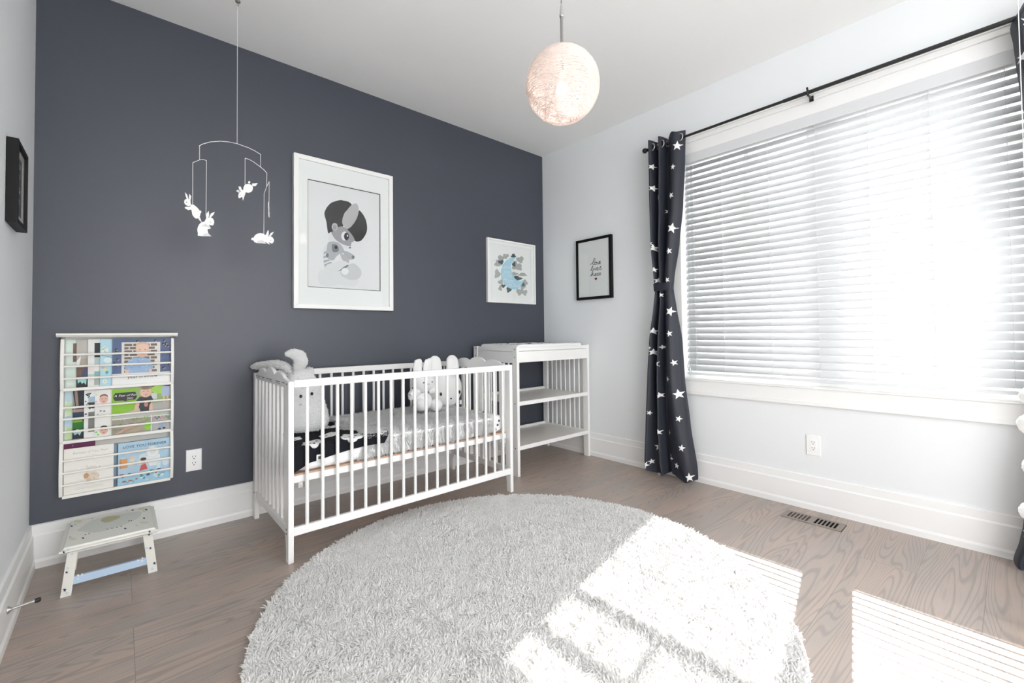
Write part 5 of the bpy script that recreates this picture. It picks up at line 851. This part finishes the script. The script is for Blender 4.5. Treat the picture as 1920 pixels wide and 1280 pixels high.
for y, z in ((CY0+0.03, 0.805), (CY0+0.03, 0.148), (CY0+0.03, 0.128), (CY1-0.03, 0.148)):
    b.lathe([(0.0, -0.0004), (0.0042, -0.0004), (0.0042, 0.0012), (0.0, 0.0012)], (CX0-0.0008, y, z), 10, axis='x')
    b.lathe([(0.0, -0.0004), (0.0042, -0.0004), (0.0042, 0.0012), (0.0, 0.0012)], (CX1-0.0245, y, z), 10, axis='x')
b.build('screw_heads', M_DARK, CB)

# mattress, its star sheet, fur throw, blanket
def soft_box(x0, x1, y0, y1, z0, z1, r, nx, ny, nz, amp, seed=0, zfn=None):
    bm = bmesh.new(); bmesh.ops.create_cube(bm, size=1.0); bmesh.ops.subdivide_edges(bm, edges=bm.edges, cuts=max(nx, ny, nz), use_grid_fill=True)
    vs = []
    for v in bm.verts:
        p = Vector((x0+(v.co.x+0.5)*(x1-x0), y0+(v.co.y+0.5)*(y1-y0), z0+(v.co.z+0.5)*(z1-z0)))
        c = Vector((min(max(p.x, x0+r), x1-r), min(max(p.y, y0+r), y1-r), min(max(p.z, z0+r), z1-r))); d = p-c
        if d.length > 1e-6: p = c+d.normalized()*r
        n_ = noise.noise(Vector((p.x*7+seed, p.y*7, p.z*9)))+0.5*noise.noise(Vector((p.x*19+seed, p.y*19, p.z*23)))
        if d.length > 1e-6: p += d.normalized()*amp*n_
        vs.append(tuple(p))
    bm.verts.index_update(); fs = [tuple(v.index for v in f.verts) for f in bm.faces]; bm.free()
    return vs, fs
MT = thing('crib_mattress', 'white star dotted crib mattress lying in the crib', 'mattress', (1.54, -0.40, 0.386))
vs, fs = soft_box(CX0+0.035, CX1-0.050, -0.716, -0.090, 0.386, 0.503, 0.035, 30, 30, 30, 0.004, 3)
b = MB(); b.add(vs, fs, 0, True)
rm = random.Random(8)
for (x, z) in ((2.066, 0.439), (2.128, 0.465), (2.118, 0.44), (2.09, 0.478), (2.055, 0.47), (2.10, 0.415)): b.prism(star(x, z, 0.009, rm.uniform(0, 1)), -0.7195, -0.7150, 'xz', 1)
for k in range(10): b.prism(star(rm.uniform(2.05, 2.13), rm.uniform(-0.66, -0.15), 0.010, rm.uniform(0, 1)), 0.5035, 0.5055, 'xy', 1)
b.build('fitted_sheet', [M_SHEET, mat('star dot', (0.02, 0.024, 0.04), 0.8, 0.1)], MT)

def tufts(P, N, H, R, lean, seed, seg=3, rings=3, tipr=0.35, tw=0.0):
    """bent tapering strands as one numpy mesh: P roots, N normals"""
    rg = np.random.default_rng(seed); n = len(P); H = np.broadcast_to(H, (n,)); ref = np.where(np.abs(N[:, 2:3]) < 0.9, [[0, 0, 1.0]], [[1.0, 0, 0]])
    U = np.cross(ref, N); U /= np.linalg.norm(U, axis=1, keepdims=True); V = np.cross(N, U)
    ph = rg.uniform(0, 2*PI, n); vs = np.zeros((n, rings*seg+1, 3))
    for i in range(rings+1):
        t = i/rings; c = P+N*(H*t*(1-0.18*t))[:, None]+lean*(H*t**1.6)[:, None]
        if i == rings: vs[:, -1] = c; break
        rad = R*(1-(1-tipr)*t)
        for k in range(seg):
            a = ph+2*PI*k/seg+tw*t; vs[:, i*seg+k] = c+(U*np.cos(a)[:, None]+V*np.sin(a)[:, None])*np.broadcast_to(rad, (n,))[:, None]
    nv = rings*seg+1; q = []; tri = []
    for i in range(rings-1):
        for k in range(seg): q.append((i*seg+k, i*seg+(k+1) % seg, (i+1)*seg+(k+1) % seg, (i+1)*seg+k))
    for k in range(seg): tri.append(((rings-1)*seg+k, (rings-1)*seg+(k+1) % seg, rings*seg))
    off = (np.arange(n)*nv)[:, None, None]
    Q = (np.array(q)[None]+off).reshape(-1, 4); T = (np.array(tri)[None]+off).reshape(-1, 3)
    return vs.reshape(-1, 3), Q, T
def np_mesh(name, V, Q, T, mats, parent, base):
    me = bpy.data.meshes.new(name); nv = len(V); nl = Q.size+T.size; nf = len(Q)+len(T)
    me.vertices.add(nv); me.vertices.foreach_set('co', (V-np.array(base)).astype(np.float32).ravel())
    me.loops.add(nl); me.loops.foreach_set('vertex_index', np.concatenate([Q.ravel(), T.ravel()]).astype(np.int32))
    me.polygons.add(nf); st = np.concatenate([np.arange(len(Q))*4, Q.size+np.arange(len(T))*3]).astype(np.int32)
    me.polygons.foreach_set('loop_start', st)
    try: me.polygons.foreach_set('loop_total', np.concatenate([np.full(len(Q), 4), np.full(len(T), 3)]).astype(np.int32))
    except Exception: pass
    me.polygons.foreach_set('use_smooth', np.ones(nf, dtype=bool)); me.update(calc_edges=True); me.validate()
    me.materials.append(mats); o = bpy.data.objects.new(name, me); COL.objects.link(o)
    if parent is not None: o.parent = parent
    return o
def lean_field(P, scale, strength, seed):
    # random lean shared by neighbours so the strands clump
    rg = np.random.default_rng(seed); A = rg.normal(size=(64, 64, 3)); ij = P[:, :2]/scale+1000
    def look(ix, iy): return A[ix.astype(int) % 64, iy.astype(int) % 64]
    fx = ij[:, 0]-np.floor(ij[:, 0]); fy = ij[:, 1]-np.floor(ij[:, 1]); ix = np.floor(ij[:, 0]); iy = np.floor(ij[:, 1])
    fx = (fx*fx*(3-2*fx))[:, None]; fy = (fy*fy*(3-2*fy))[:, None]
    L_ = (look(ix, iy)*(1-fx)+look(ix+1, iy)*fx)*(1-fy)+(look(ix, iy+1)*(1-fx)+look(ix+1, iy+1)*fx)*fy
    L_[:, 2] = 0
    return L_*strength

# fur throw over the middle of the mattress
FT = thing('fur_throw', 'fluffy white fur throw spread over the middle of the crib mattress', 'throw', (1.68, -0.41, 0.503))
def fur_x(y, side):
    w = 0.018*math.sin(y*17+side*2)+0.012*math.sin(y*41+side)
    return (1.225 if side == 0 else 2.045)+w
prof = [(-0.100, 0.500), (-0.110, 0.5065)]+[(-0.11-0.58*k/24, 0.5075) for k in range(1, 25)]+[(-0.705, 0.500), (-0.7165, 0.488), (-0.7195, 0.47), (-0.7200, 0.45), (-0.7200, 0.43), (-0.7200, 0.41), (-0.7200, 0.398)]
nx = 50; vs = []; fs = []
for j, (y, z) in enumerate(prof):
    for i in range(nx+1):
        t = i/nx; xa, xb = fur_x(y if z > 0.49 else -0.72-(0.49-z), 0), fur_x(y if z > 0.49 else -0.72-(0.49-z), 1); vs.append((xa+(xb-xa)*t, y, z))
for j in range(len(prof)-1):
    for i in range(nx): a = j*(nx+1)+i; fs.append((a, a+1, a+nx+2, a+nx+1))
b = MB(); b.add(vs, fs, 0, True); b.build('fur_backing', M_SHEET, FT)
rg = np.random.default_rng(21); F = np.array(fs); Vv = np.array(vs); A0, A1, A3 = Vv[F[:, 0]], Vv[F[:, 1]], Vv[F[:, 3]]
ar = np.linalg.norm(np.cross(A1-A0, A3-A0), axis=1); nH = 26000; pick = rg.choice(len(F), nH, p=ar/ar.sum()); u_, v_ = rg.random((nH, 1)), rg.random((nH, 1))
P = A0[pick]+(A1-A0)[pick]*u_+(A3-A0)[pick]*v_; N = np.cross((A1-A0)[pick], (A3-A0)[pick]); N /= np.linalg.norm(N, axis=1, keepdims=True)
N = np.where((N[:, 2:3] < -0.1) | ((np.abs(N[:, 2:3]) <= 0.1) & (N[:, 1:2] > 0)), -N, N)
vert = np.abs(N[:, 2]) < 0.3
lean = lean_field(P, 0.05, 0.6, 3)+rg.normal(scale=0.25, size=(nH, 3)); lean[:, 2] = np.where(vert, -0.95, -0.15); lean[vert, 1] = np.abs(lean[vert, 1])*0.1
Hh = np.where(vert, 0.020, 0.032)*rg.uniform(0.7, 1.2, nH)
V_, Q_, T_ = tufts(P, N*np.where(vert, 0.35, 1.0)[:, None], Hh, 0.0016, lean, 5)
fo = np_mesh('fur_pile', V_, Q_, T_, M_FLUFF, FT, FT.location); fo['kind'] = 'stuff'

# black blanket with white cloud print
BK = thing('baby_blanket', 'black baby blanket with white cloud shapes over the left end of the mattress', 'blanket', (1.15, -0.42, 0.51))
M_BLANK = mat('black knit', (0.013, 0.014, 0.018), 0.9, 0.15, bump=0.3, bscale=600); M_CLOUD = mat('blanket white', (0.80, 0.80, 0.79), 0.9, 0.1)
def bl_pt(s, t, off=0.0):
    # s along x, t from the back of the top to the hanging front hem
    xa = 0.915+0.02*math.sin(t*5); xb = 1.385+0.05*math.sin(t*3.0+0.4)-0.03
    x = xa+(xb-xa)*s; Ltop = 0.615; D = t*0.73
    wob = 0.004*math.sin(x*23+t*9)+0.003*math.sin(x*51)
    yb = -0.108
    drop = 0.068+0.012*math.sin(x*9)-0.02*s+0.028*max(0, 1-s*6)
    if D < Ltop-0.02: y, z, ny, nzz = yb-D, 0.5085+wob*0.8+0.004, 0.0, 1.0
    else:
        e = D-(Ltop-0.02); tot = 0.73-(Ltop-0.02); k = e/tot; a = min(1, e/0.035)*PI/2
        y = yb-(Ltop-0.02)-0.0225*math.sin(a)-abs(wob)*0.3; z = 0.5125-0.012*(1-math.cos(a))-max(0, (e-0.02)/(tot-0.02))*drop; ny, nzz = -math.sin(a), math.cos(a)
    return (x, y+ny*off, z+nzz*off)
ns, nt = 60, 80; b = MB(); vs = [bl_pt(i/ns, j/nt, 0.0) for j in range(nt+1) for i in range(ns+1)]
fs = [(j*(ns+1)+i, j*(ns+1)+i+1, (j+1)*(ns+1)+i+1, (j+1)*(ns+1)+i) for j in range(nt) for i in range(ns)]
b.add(vs, fs, 0, True)
def bl_patch(pts, m, off):
    cs, ct = sum(p[0] for p in pts)/len(pts), sum(p[1] for p in pts)/len(pts); rings = [[bl_pt(cs+(s-cs)*k, ct+(t-ct)*k, off) for s, t in pts] for k in (0.25, 0.5, 0.75, 1.0)]
    n_ = len(pts); vv = [bl_pt(cs, ct, off)]+[q for R_ in rings for q in R_]; ff = [(0, 1+k, 1+(k+1) % n_) for k in range(n_)]
    for r_ in range(3):
        for k in range(n_): a0 = 1+r_*n_+k; a1 = 1+r_*n_+(k+1) % n_; ff.append((a0, a1, a1+n_, a0+n_))
    b.add(vv, ff, m, True)
def cloud_outline(cs, ct, r, rot):
    o = []
    for k in range(40):
        a = 2*PI*k/40; rr = r*(0.72+0.28*abs(math.sin(2.5*a+rot))); o.append((min(0.995, max(0.005, cs+rr*math.cos(a)*1.35)), min(0.99, max(0.005, ct+rr*math.sin(a)*0.85))))
    return o
for (cs, ct, r, rot) in ((0.06, 0.62, 0.060, 0.2), (0.20, 0.79, 0.085, 0.9), (0.40, 0.66, 0.080, 1.7), (0.60, 0.80, 0.095, 0.5), (0.52, 0.33, 0.085, 2.2), (0.78, 0.56, 0.085, 1.1), (0.93, 0.80, 0.055, 0.4), (0.80, 0.22, 0.085, 2.7), (0.25, 0.25, 0.085, 1.4)):
    bl_patch(cloud_outline(cs, ct, r, rot), 1, 0.0016)
    for du, dv in ((-0.03, 0.01), (0.04, -0.01), (0.0, 0.035)):
        a = rot+du*20; c0 = (cs+du, ct+dv); bl_patch([(c0[0]+0.012*math.cos(a+x)*1.3, c0[1]+0.010*math.sin(a+x)*(0.35 if k % 2 else 1)) for k, x in enumerate((0, 1.57, 3.14, 4.71))], 0, 0.0024)
bo = b.build('blanket_cloth', [M_BLANK, M_CLOUD], BK)
sol = bo.modifiers.new('solid', 'SOLIDIFY'); sol.thickness = 0.003; sol.offset = -1
q = bl_pt(0.26, 1.0); t_ = MB(); t_.box(q[0]-0.014, q[0]+0.014, q[1]-0.0035, q[1]-0.0015, q[2]-0.002, q[2]+0.026, 0); t_.box(q[0]-0.007, q[0]+0.006, q[1]-0.0038, q[1]-0.0034, q[2]+0.004, q[2]+0.018, 1); t_.build('care_tag', [M_CLOUD, mat('tag grey', (0.12, 0.12, 0.12), 0.8, 0.1)], BK)

# ------------------------------------------------------------ soft toys
M_EYE = mat('toy eye', (0.010, 0.010, 0.011), 0.35, 0.5)
def fluff_tube(path, rad, seg=26, rings=26, amp=0.0035, seed=0, flat=1.0, axis=Vector((0, 1, 0))):
    # a soft closed limb through Catmull-Rom points with a fleecy surface
    P = [Vector(p) for p in path]; n = len(P); C = []; Rr = []
    for i in range(rings+1):
        t = i/rings*(n-1); k = min(int(t), n-2); f = t-k; a = P[max(k-1, 0)]; b_ = P[k]; c = P[k+1]; d = P[min(k+2, n-1)]
        C.append(0.5*((2*b_)+(c-a)*f+(2*a-5*b_+4*c-d)*f*f+(3*b_-a-3*c+d)*f**3)); Rr.append(rad[k]*(1-f)+rad[k+1]*f)
    rr = random.Random(seed); vs = [tuple(C[0])]; fs = []
    for i in range(rings+1):
        d = (C[min(i+1, rings)]-C[max(i-1, 0)]).normalized(); u = (axis-d*axis.dot(d)); u = u.normalized() if u.length > 1e-4 else d.orthogonal().normalized(); w = d.cross(u)
        for k in range(seg):
            a = 2*PI*k/seg; j = 1+rr.uniform(-1, 1)*amp/max(Rr[i], 0.004)
            vs.append(tuple(C[i]+(u*math.cos(a)*flat+w*math.sin(a))*Rr[i]*j))
    vs.append(tuple(C[-1]))
    for k in range(seg): fs.append((0, 1+k, 1+(k+1) % seg)); fs.append((len(vs)-1, 1+rings*seg+(k+1) % seg, 1+rings*seg+k))
    for i in range(rings):
        for k in range(seg): fs.append((1+i*seg+k, 1+i*seg+(k+1) % seg, 1+(i+1)*seg+(k+1) % seg, 1+(i+1)*seg+k))
    b = MB(); b.add(vs, fs, 0, True); return b
def fleece(b, n, H, R, seed):
    # short woolly curls standing on a soft toy's cloth, in the same mesh
    V3 = np.array(b.v); T3 = np.array([f[:3] for f in b.f]+[(f[0], f[2], f[3]) for f in b.f if len(f) == 4]); A, B2, C2 = V3[T3[:, 0]], V3[T3[:, 1]], V3[T3[:, 2]]
    nn = np.cross(B2-A, C2-A); ar = np.linalg.norm(nn, axis=1); rg = np.random.default_rng(seed); pk = rg.choice(len(T3), n, p=ar/ar.sum()); r1 = np.sqrt(rg.random((n, 1))); r2 = rg.random((n, 1))
    P = A[pk]*(1-r1)+B2[pk]*(r1*(1-r2))+C2[pk]*(r1*r2); N = nn[pk]/ar[pk][:, None]; cen = V3.mean(0)
    vol = (A*np.cross(B2, C2)).sum()
    if vol < 0: N = -N
    V_, Q_, T_ = tufts(P, N, H*rg.uniform(0.6, 1.3, n), R, rg.normal(scale=0.45, size=(n, 3)), seed+1, seg=3, rings=2, tipr=0.7)
    b.add([tuple(v) for v in V_], [tuple(q) for q in Q_]+[tuple(t) for t in T_], 0, True); return b
# fleecy bunny cushion leaning in the left corner
BC = thing('plush_bunny', 'large fleecy white bunny cushion with a curled ear at the left end of the crib', 'plush toy', (1.04, -0.36, 0.515))
fleece(fluff_tube([(1.045, -0.375, 0.518), (1.045, -0.375, 0.545), (1.042, -0.37, 0.60), (1.038, -0.365, 0.68), (1.036, -0.36, 0.76), (1.034, -0.355, 0.82), (1.032, -0.355, 0.845)], [0.10, 0.128, 0.125, 0.108, 0.088, 0.055, 0.012], 40, 40, 0.0022, 1, flat=0.72), 8450, 0.0045, 0.0017, 40).build('body', M_FLUFF, BC)
fleece(fluff_tube([(1.020, -0.36, 0.82), (1.024, -0.36, 0.855), (1.033, -0.36, 0.885), (1.020, -0.36, 0.915), (0.985, -0.36, 0.932), (0.955, -0.36, 0.925)], [0.020, 0.028, 0.034, 0.034, 0.022, 0.006], 26, 30, 0.003, 2, flat=0.6), 2860, 0.0045, 0.0017, 41).build('ear', M_FLUFF, BC)
fleece(fluff_tube([(1.000, -0.33, 0.825), (0.975, -0.29, 0.856), (0.945, -0.23, 0.868), (0.912, -0.14, 0.862), (0.885, -0.06, 0.856), (0.868, -0.015, 0.850)], [0.020, 0.026, 0.028, 0.027, 0.022, 0.008], 26, 30, 0.003, 3, flat=0.8, axis=Vector((0, 0, 1))), 2860, 0.0045, 0.0017, 42).build('ear', M_FLUFF, BC)
fleece(fluff_tube([(1.07, -0.345, 0.80), (1.085, -0.34, 0.835), (1.09, -0.34, 0.85)], [0.03, 0.022, 0.008], 18, 12, 0.002, 4), 650, 0.0045, 0.0017, 43).build('tuft', M_FLUFF, BC)
for x, z in ((1.010, 0.708), (1.065, 0.716)): MB().ball((x, -0.443, z), (0.0075, 0.005, 0.009), sub=2).build('eye', M_EYE, BC)
b = MB(); b.tube([(0.998, -0.459, 0.664), (1.004, -0.461, 0.670), (1.010, -0.461, 0.664)], 0.0016, 6); b.build('nose', mat('nose thread', (0.35, 0.34, 0.34), 0.8, 0.1), BC)
# small sitting bunny
def zs_(x, z, k=0.952): return (0.3+(x-0.3)*k, 1.0217+(z-1.0217)*k)
SB = thing('plush_bunny', 'small sitting white plush bunny in front of the bigger bunny head cushion', 'plush toy', (1.78, -0.38, 0.52))
YB_ = -0.385
def pt(x, z): q = zs_(x, z); return (q[0], q[1])
x, z = pt(1.838, 0.572); MB().ball((x, YB_, z), (0.064, 0.055, 0.062), sub=4, fn=lambda d: 1+0.05*max(0, -d.z)).build('body', M_PLUSH, SB)
x, z = pt(1.842, 0.700); MB().ball((x, YB_-0.005, z), (0.079, 0.062, 0.062), sub=4).build('head', M_PLUSH, SB); hx, hz = x, z
for (xa, za, xb, zb, xc, zc) in ((1.808, 0.73, 1.800, 0.80, 1.808, 0.862), (1.872, 0.73, 1.876, 0.80, 1.888, 0.862)):
    a_, b_, c_ = pt(xa, za), pt(xb, zb), pt(xc, zc)
    fluff_tube([(a_[0], YB_, a_[1]), (b_[0], YB_, b_[1]), (c_[0], YB_, c_[1]-0.012), (c_[0], YB_, c_[1])], [0.026, 0.033, 0.026, 0.006], 20, 20, 0.0, 0, flat=0.5).build('ear', M_PLUSH, SB)
for (xa, za, xb, zb) in ((1.800, 0.645, 1.725, 0.615), (1.880, 0.645, 1.950, 0.648)):
    a_, b_ = pt(xa, za), pt(xb, zb); m_ = ((a_[0]+b_[0])/2, (a_[1]+b_[1])/2+0.006)
    fluff_tube([(a_[0], YB_-0.005, a_[1]), (m_[0], YB_-0.015, m_[1]), (b_[0]+(0.01 if xb < xa else -0.01), YB_-0.02, b_[1]), (b_[0], YB_-0.02, b_[1])], [0.024, 0.029, 0.024, 0.006], 18, 16, 0.0, 0).build('arm', M_PLUSH, SB)
for xa, za, dy in ((1.795, 0.560, -0.045), (1.912, 0.545, -0.050)):
    a_ = pt(xa, za); MB().ball((a_[0], YB_+dy, a_[1]), (0.038, 0.046, 0.040), sub=4).build('foot', M_PLUSH, SB)
for dx in (-0.030, 0.030): MB().ball((hx+dx, YB_-0.0635, hz+0.006), (0.0042, 0.003, 0.0052), sub=2).build('eye', M_EYE, SB)
b = MB(); b.tube([(hx-0.008, YB_-0.0665, hz-0.008), (hx-0.003, YB_-0.0670, hz-0.003), (hx+0.003, YB_-0.0670, hz-0.003), (hx+0.008, YB_-0.0665, hz-0.008)], 0.0014, 6); b.build('nose', M_EYE, SB)
# big bunny head cushion
HB = thing('plush_bunny', 'large round white bunny head cushion with upright ears behind the small bunny', 'plush toy', (2.03, -0.24, 0.51))
YH = -0.235; hx, hz = 2.030, 0.642
MB().ball((hx, YH, hz), (0.137, 0.075, 0.132), sub=4, fn=lambda d: 1-0.03*d.z).build('head', M_PLUSH, HB)
for s, xt in ((-1, -0.075), (1, 0.068)):
    fluff_tube([(hx+s*0.062, YH, hz+0.085), (hx+xt*1.02, YH+0.004, hz+0.15), (hx+xt, YH+0.01, hz+0.205), (hx+xt, YH+0.012, hz+0.228), (hx+xt, YH+0.012, hz+0.234)], [0.050, 0.054, 0.046, 0.024, 0.006], 24, 26, 0.0, 0, flat=0.42).build('ear', M_PLUSH, HB)
for dx in (-0.072, 0.082): MB().ball((hx+dx, YH-0.0625, hz-0.028), (0.0095, 0.004, 0.0125), sub=3).build('eye', M_EYE, HB)
b = MB(); b.ball((hx+0.008, YH-0.0655, hz-0.066), (0.009, 0.0035, 0.0065), sub=2); b.build('nose', M_EYE, HB)
b = MB(); b.box(hx+0.118, hx+0.136, YH-0.012, YH-0.010, hz-0.125, hz-0.095); b.build('care_tag', M_PAPER, HB)

# ------------------------------------------------------------ changing table
TX0, TX1, TY0, TY1 = 2.430, 3.245, -0.560, -0.036
CT = thing('changing_table', 'white open changing table with slatted sides in the corner', 'changing table', ((TX0+TX1)/2, -0.30, 0.0))
for xa in (TX0, TX1-0.024):
    for ya in (TY0, TY1-0.052): MB().box(xa, xa+0.024, ya, ya+0.052, 0, 0.930).build('leg', M_WHITE, CT, bevel=0.002)
for xa in (TX0+0.003, TX1-0.021):
    MB().box(xa, xa+0.018, TY0+0.052, TY1-0.052, 0.897, 0.927).build('upper_side_rail', M_WHITE, CT, bevel=0.0015)
    MB().box(xa, xa+0.018, TY0+0.052, TY1-0.052, 0.812, 0.8945).build('side_panel', M_WHITE, CT, bevel=0.0015)
    MB().box(xa, xa+0.018, TY0+0.052, TY1-0.052, 0.186, 0.216).build('lower_side_rail', M_WHITE, CT, bevel=0.0015)
    for k in range(7):
        y = TY0+0.052+0.0525*(k+1); MB().tube([(xa+0.009, y, 0.214), (xa+0.009, y, 0.815)], 0.0065, 10).build('bar', M_WHITE, CT)
for ya, nm in ((TY0+0.003, 'f'), (TY1-0.021, 'b')):
    MB().box(TX0+0.024, TX1-0.024, ya, ya+0.018, 0.899, 0.926).build('upper_front_rail' if nm == 'f' else 'upper_back_rail', M_WHITE, CT, bevel=0.0015)
    MB().box(TX0+0.024, TX1-0.024, ya, ya+0.018, 0.816, 0.8965).build('front_panel' if nm == 'f' else 'rear_panel', M_WHITE, CT, bevel=0.0015)
MB().box(TX0+0.022, TX1-0.022, TY0+0.02, TY1-0.02, 0.868, 0.882).build('top_board', M_WHITE, CT)
for z in (0.507, 0.188):
    s = MB().box(TX0+0.022, TX1-0.022, TY0+0.016, TY1-0.016, z+0.004, z+0.016).build('shelf', M_SHELF, CT)
    MB().box(TX0+0.024, TX1-0.024, TY0+0.002, TY0+0.018, z-0.002, z+0.027).build('front_lip', M_WHITE, s, bevel=0.0015)
    MB().box(TX0+0.024, TX1-0.024, TY1-0.020, TY1-0.004, z, z+0.036).build('back_lip', M_WHITE, s, bevel=0.0015)
b = MB()
for y in (TY0+0.024, TY1-0.026):
    for z in (0.912, 0.855): b.lathe([(0.0, -0.0004), (0.004, -0.0004), (0.004, 0.0012), (0.0, 0.0012)], (TX0-0.0006, y, z), 10, axis='x')
for z in (0.520, 0.20): b.lathe([(0.0, -0.0004), (0.004, -0.0004), (0.004, 0.0012), (0.0, 0.0012)], (TX0-0.0006, TY0+0.024, z), 10, axis='x')
b.build('screw_heads', M_DARK, CT)
PD = thing('changing_pad', 'white changing pad with dark dots lying on top of the changing table', 'changing pad', ((TX0+TX1)/2, -0.30, 0.882))
vs, fs = soft_box(TX0+0.045, TX1-0.045, TY0+0.028, TY1-0.028, 0.8825, 0.9385, 0.022, 26, 26, 26, 0.003, 9)
b = MB(); b.add([(x, y, z+(0.010*abs((y+0.298)/0.23)**2 if z > 0.92 else 0)) for x, y, z in vs], fs, 0, True)
for k in range(60):
    x, y = rm.uniform(TX0+0.07, TX1-0.07), rm.uniform(TY0+0.05, TY1-0.05); zt = 0.9385+0.010*abs((y+0.298)/0.23)**2
    b.prism(star(x, y, rm.choice([0.007, 0.010, 0.006]), rm.uniform(0, 1)), zt-0.002, zt+0.0022, 'xy', 1)
b.build('pad_cover', [M_SHEET, MATS['star dot']], PD)

# ------------------------------------------------------------ round shag rug
RCX, RCY, RR = 1.531, -1.590, 0.984
RG = thing('round_rug', 'large round white shag rug half in sunlight on the oak floor', 'rug', (RCX, RCY, 0.0))
b = MB(); b.lathe([(0.0, 0), (RR-0.02, 0), (RR-0.010, 0.007), (RR-0.02, 0.014), (0.0, 0.015)], (RCX, RCY, 0), 128, smooth=False); b.build('rug_backing', mat('rug wool base', (0.88, 0.86, 0.84), 0.9, 0.1), RG)
rg = np.random.default_rng(77); sp = 0.0068; gx, gy = np.meshgrid(np.arange(-RR, RR, sp), np.arange(-RR, RR, sp)); P = np.stack([gx.ravel(), gy.ravel(), np.zeros(gx.size)], 1)
P[:, :2] += rg.uniform(-0.5, 0.5, (len(P), 2))*sp; P = P[np.hypot(P[:, 0], P[:, 1]) < RR-0.012]; P += np.array([RCX, RCY, 0.013]); n = len(P)
N = np.tile(np.array([[0, 0, 1.0]]), (n, 1)); lean = lean_field(P, 0.026, 0.42, 4)+lean_field(P, 0.009, 0.45, 9)+rg.normal(scale=0.22, size=(n, 3)); lean[:, 2] = 0
rad = np.hypot(P[:, 0]-RCX, P[:, 1]-RCY); outw = (P-np.array([RCX, RCY, 0.013]))/rad[:, None]; edge = np.clip((rad-(RR-0.05))/0.05, 0, 1); lean += outw*np.array([1, 1, 0])*(edge*0.45)[:, None]
Hh = rg.uniform(0.012, 0.024, n)*(1-0.25*edge)
V_, Q_, T_ = tufts(P, N, Hh, 0.0036, lean, 12, seg=4, rings=3, tipr=0.7)
M_PILE = mat('shag pile', (0.99, 0.98, 0.97), 0.95, 0.1, sheen=0.2, var=0.04, vscale=90, trans=0.5)
po = np_mesh('rug_pile', V_, Q_, T_, M_PILE, RG, RG.location); po['kind'] = 'stuff'
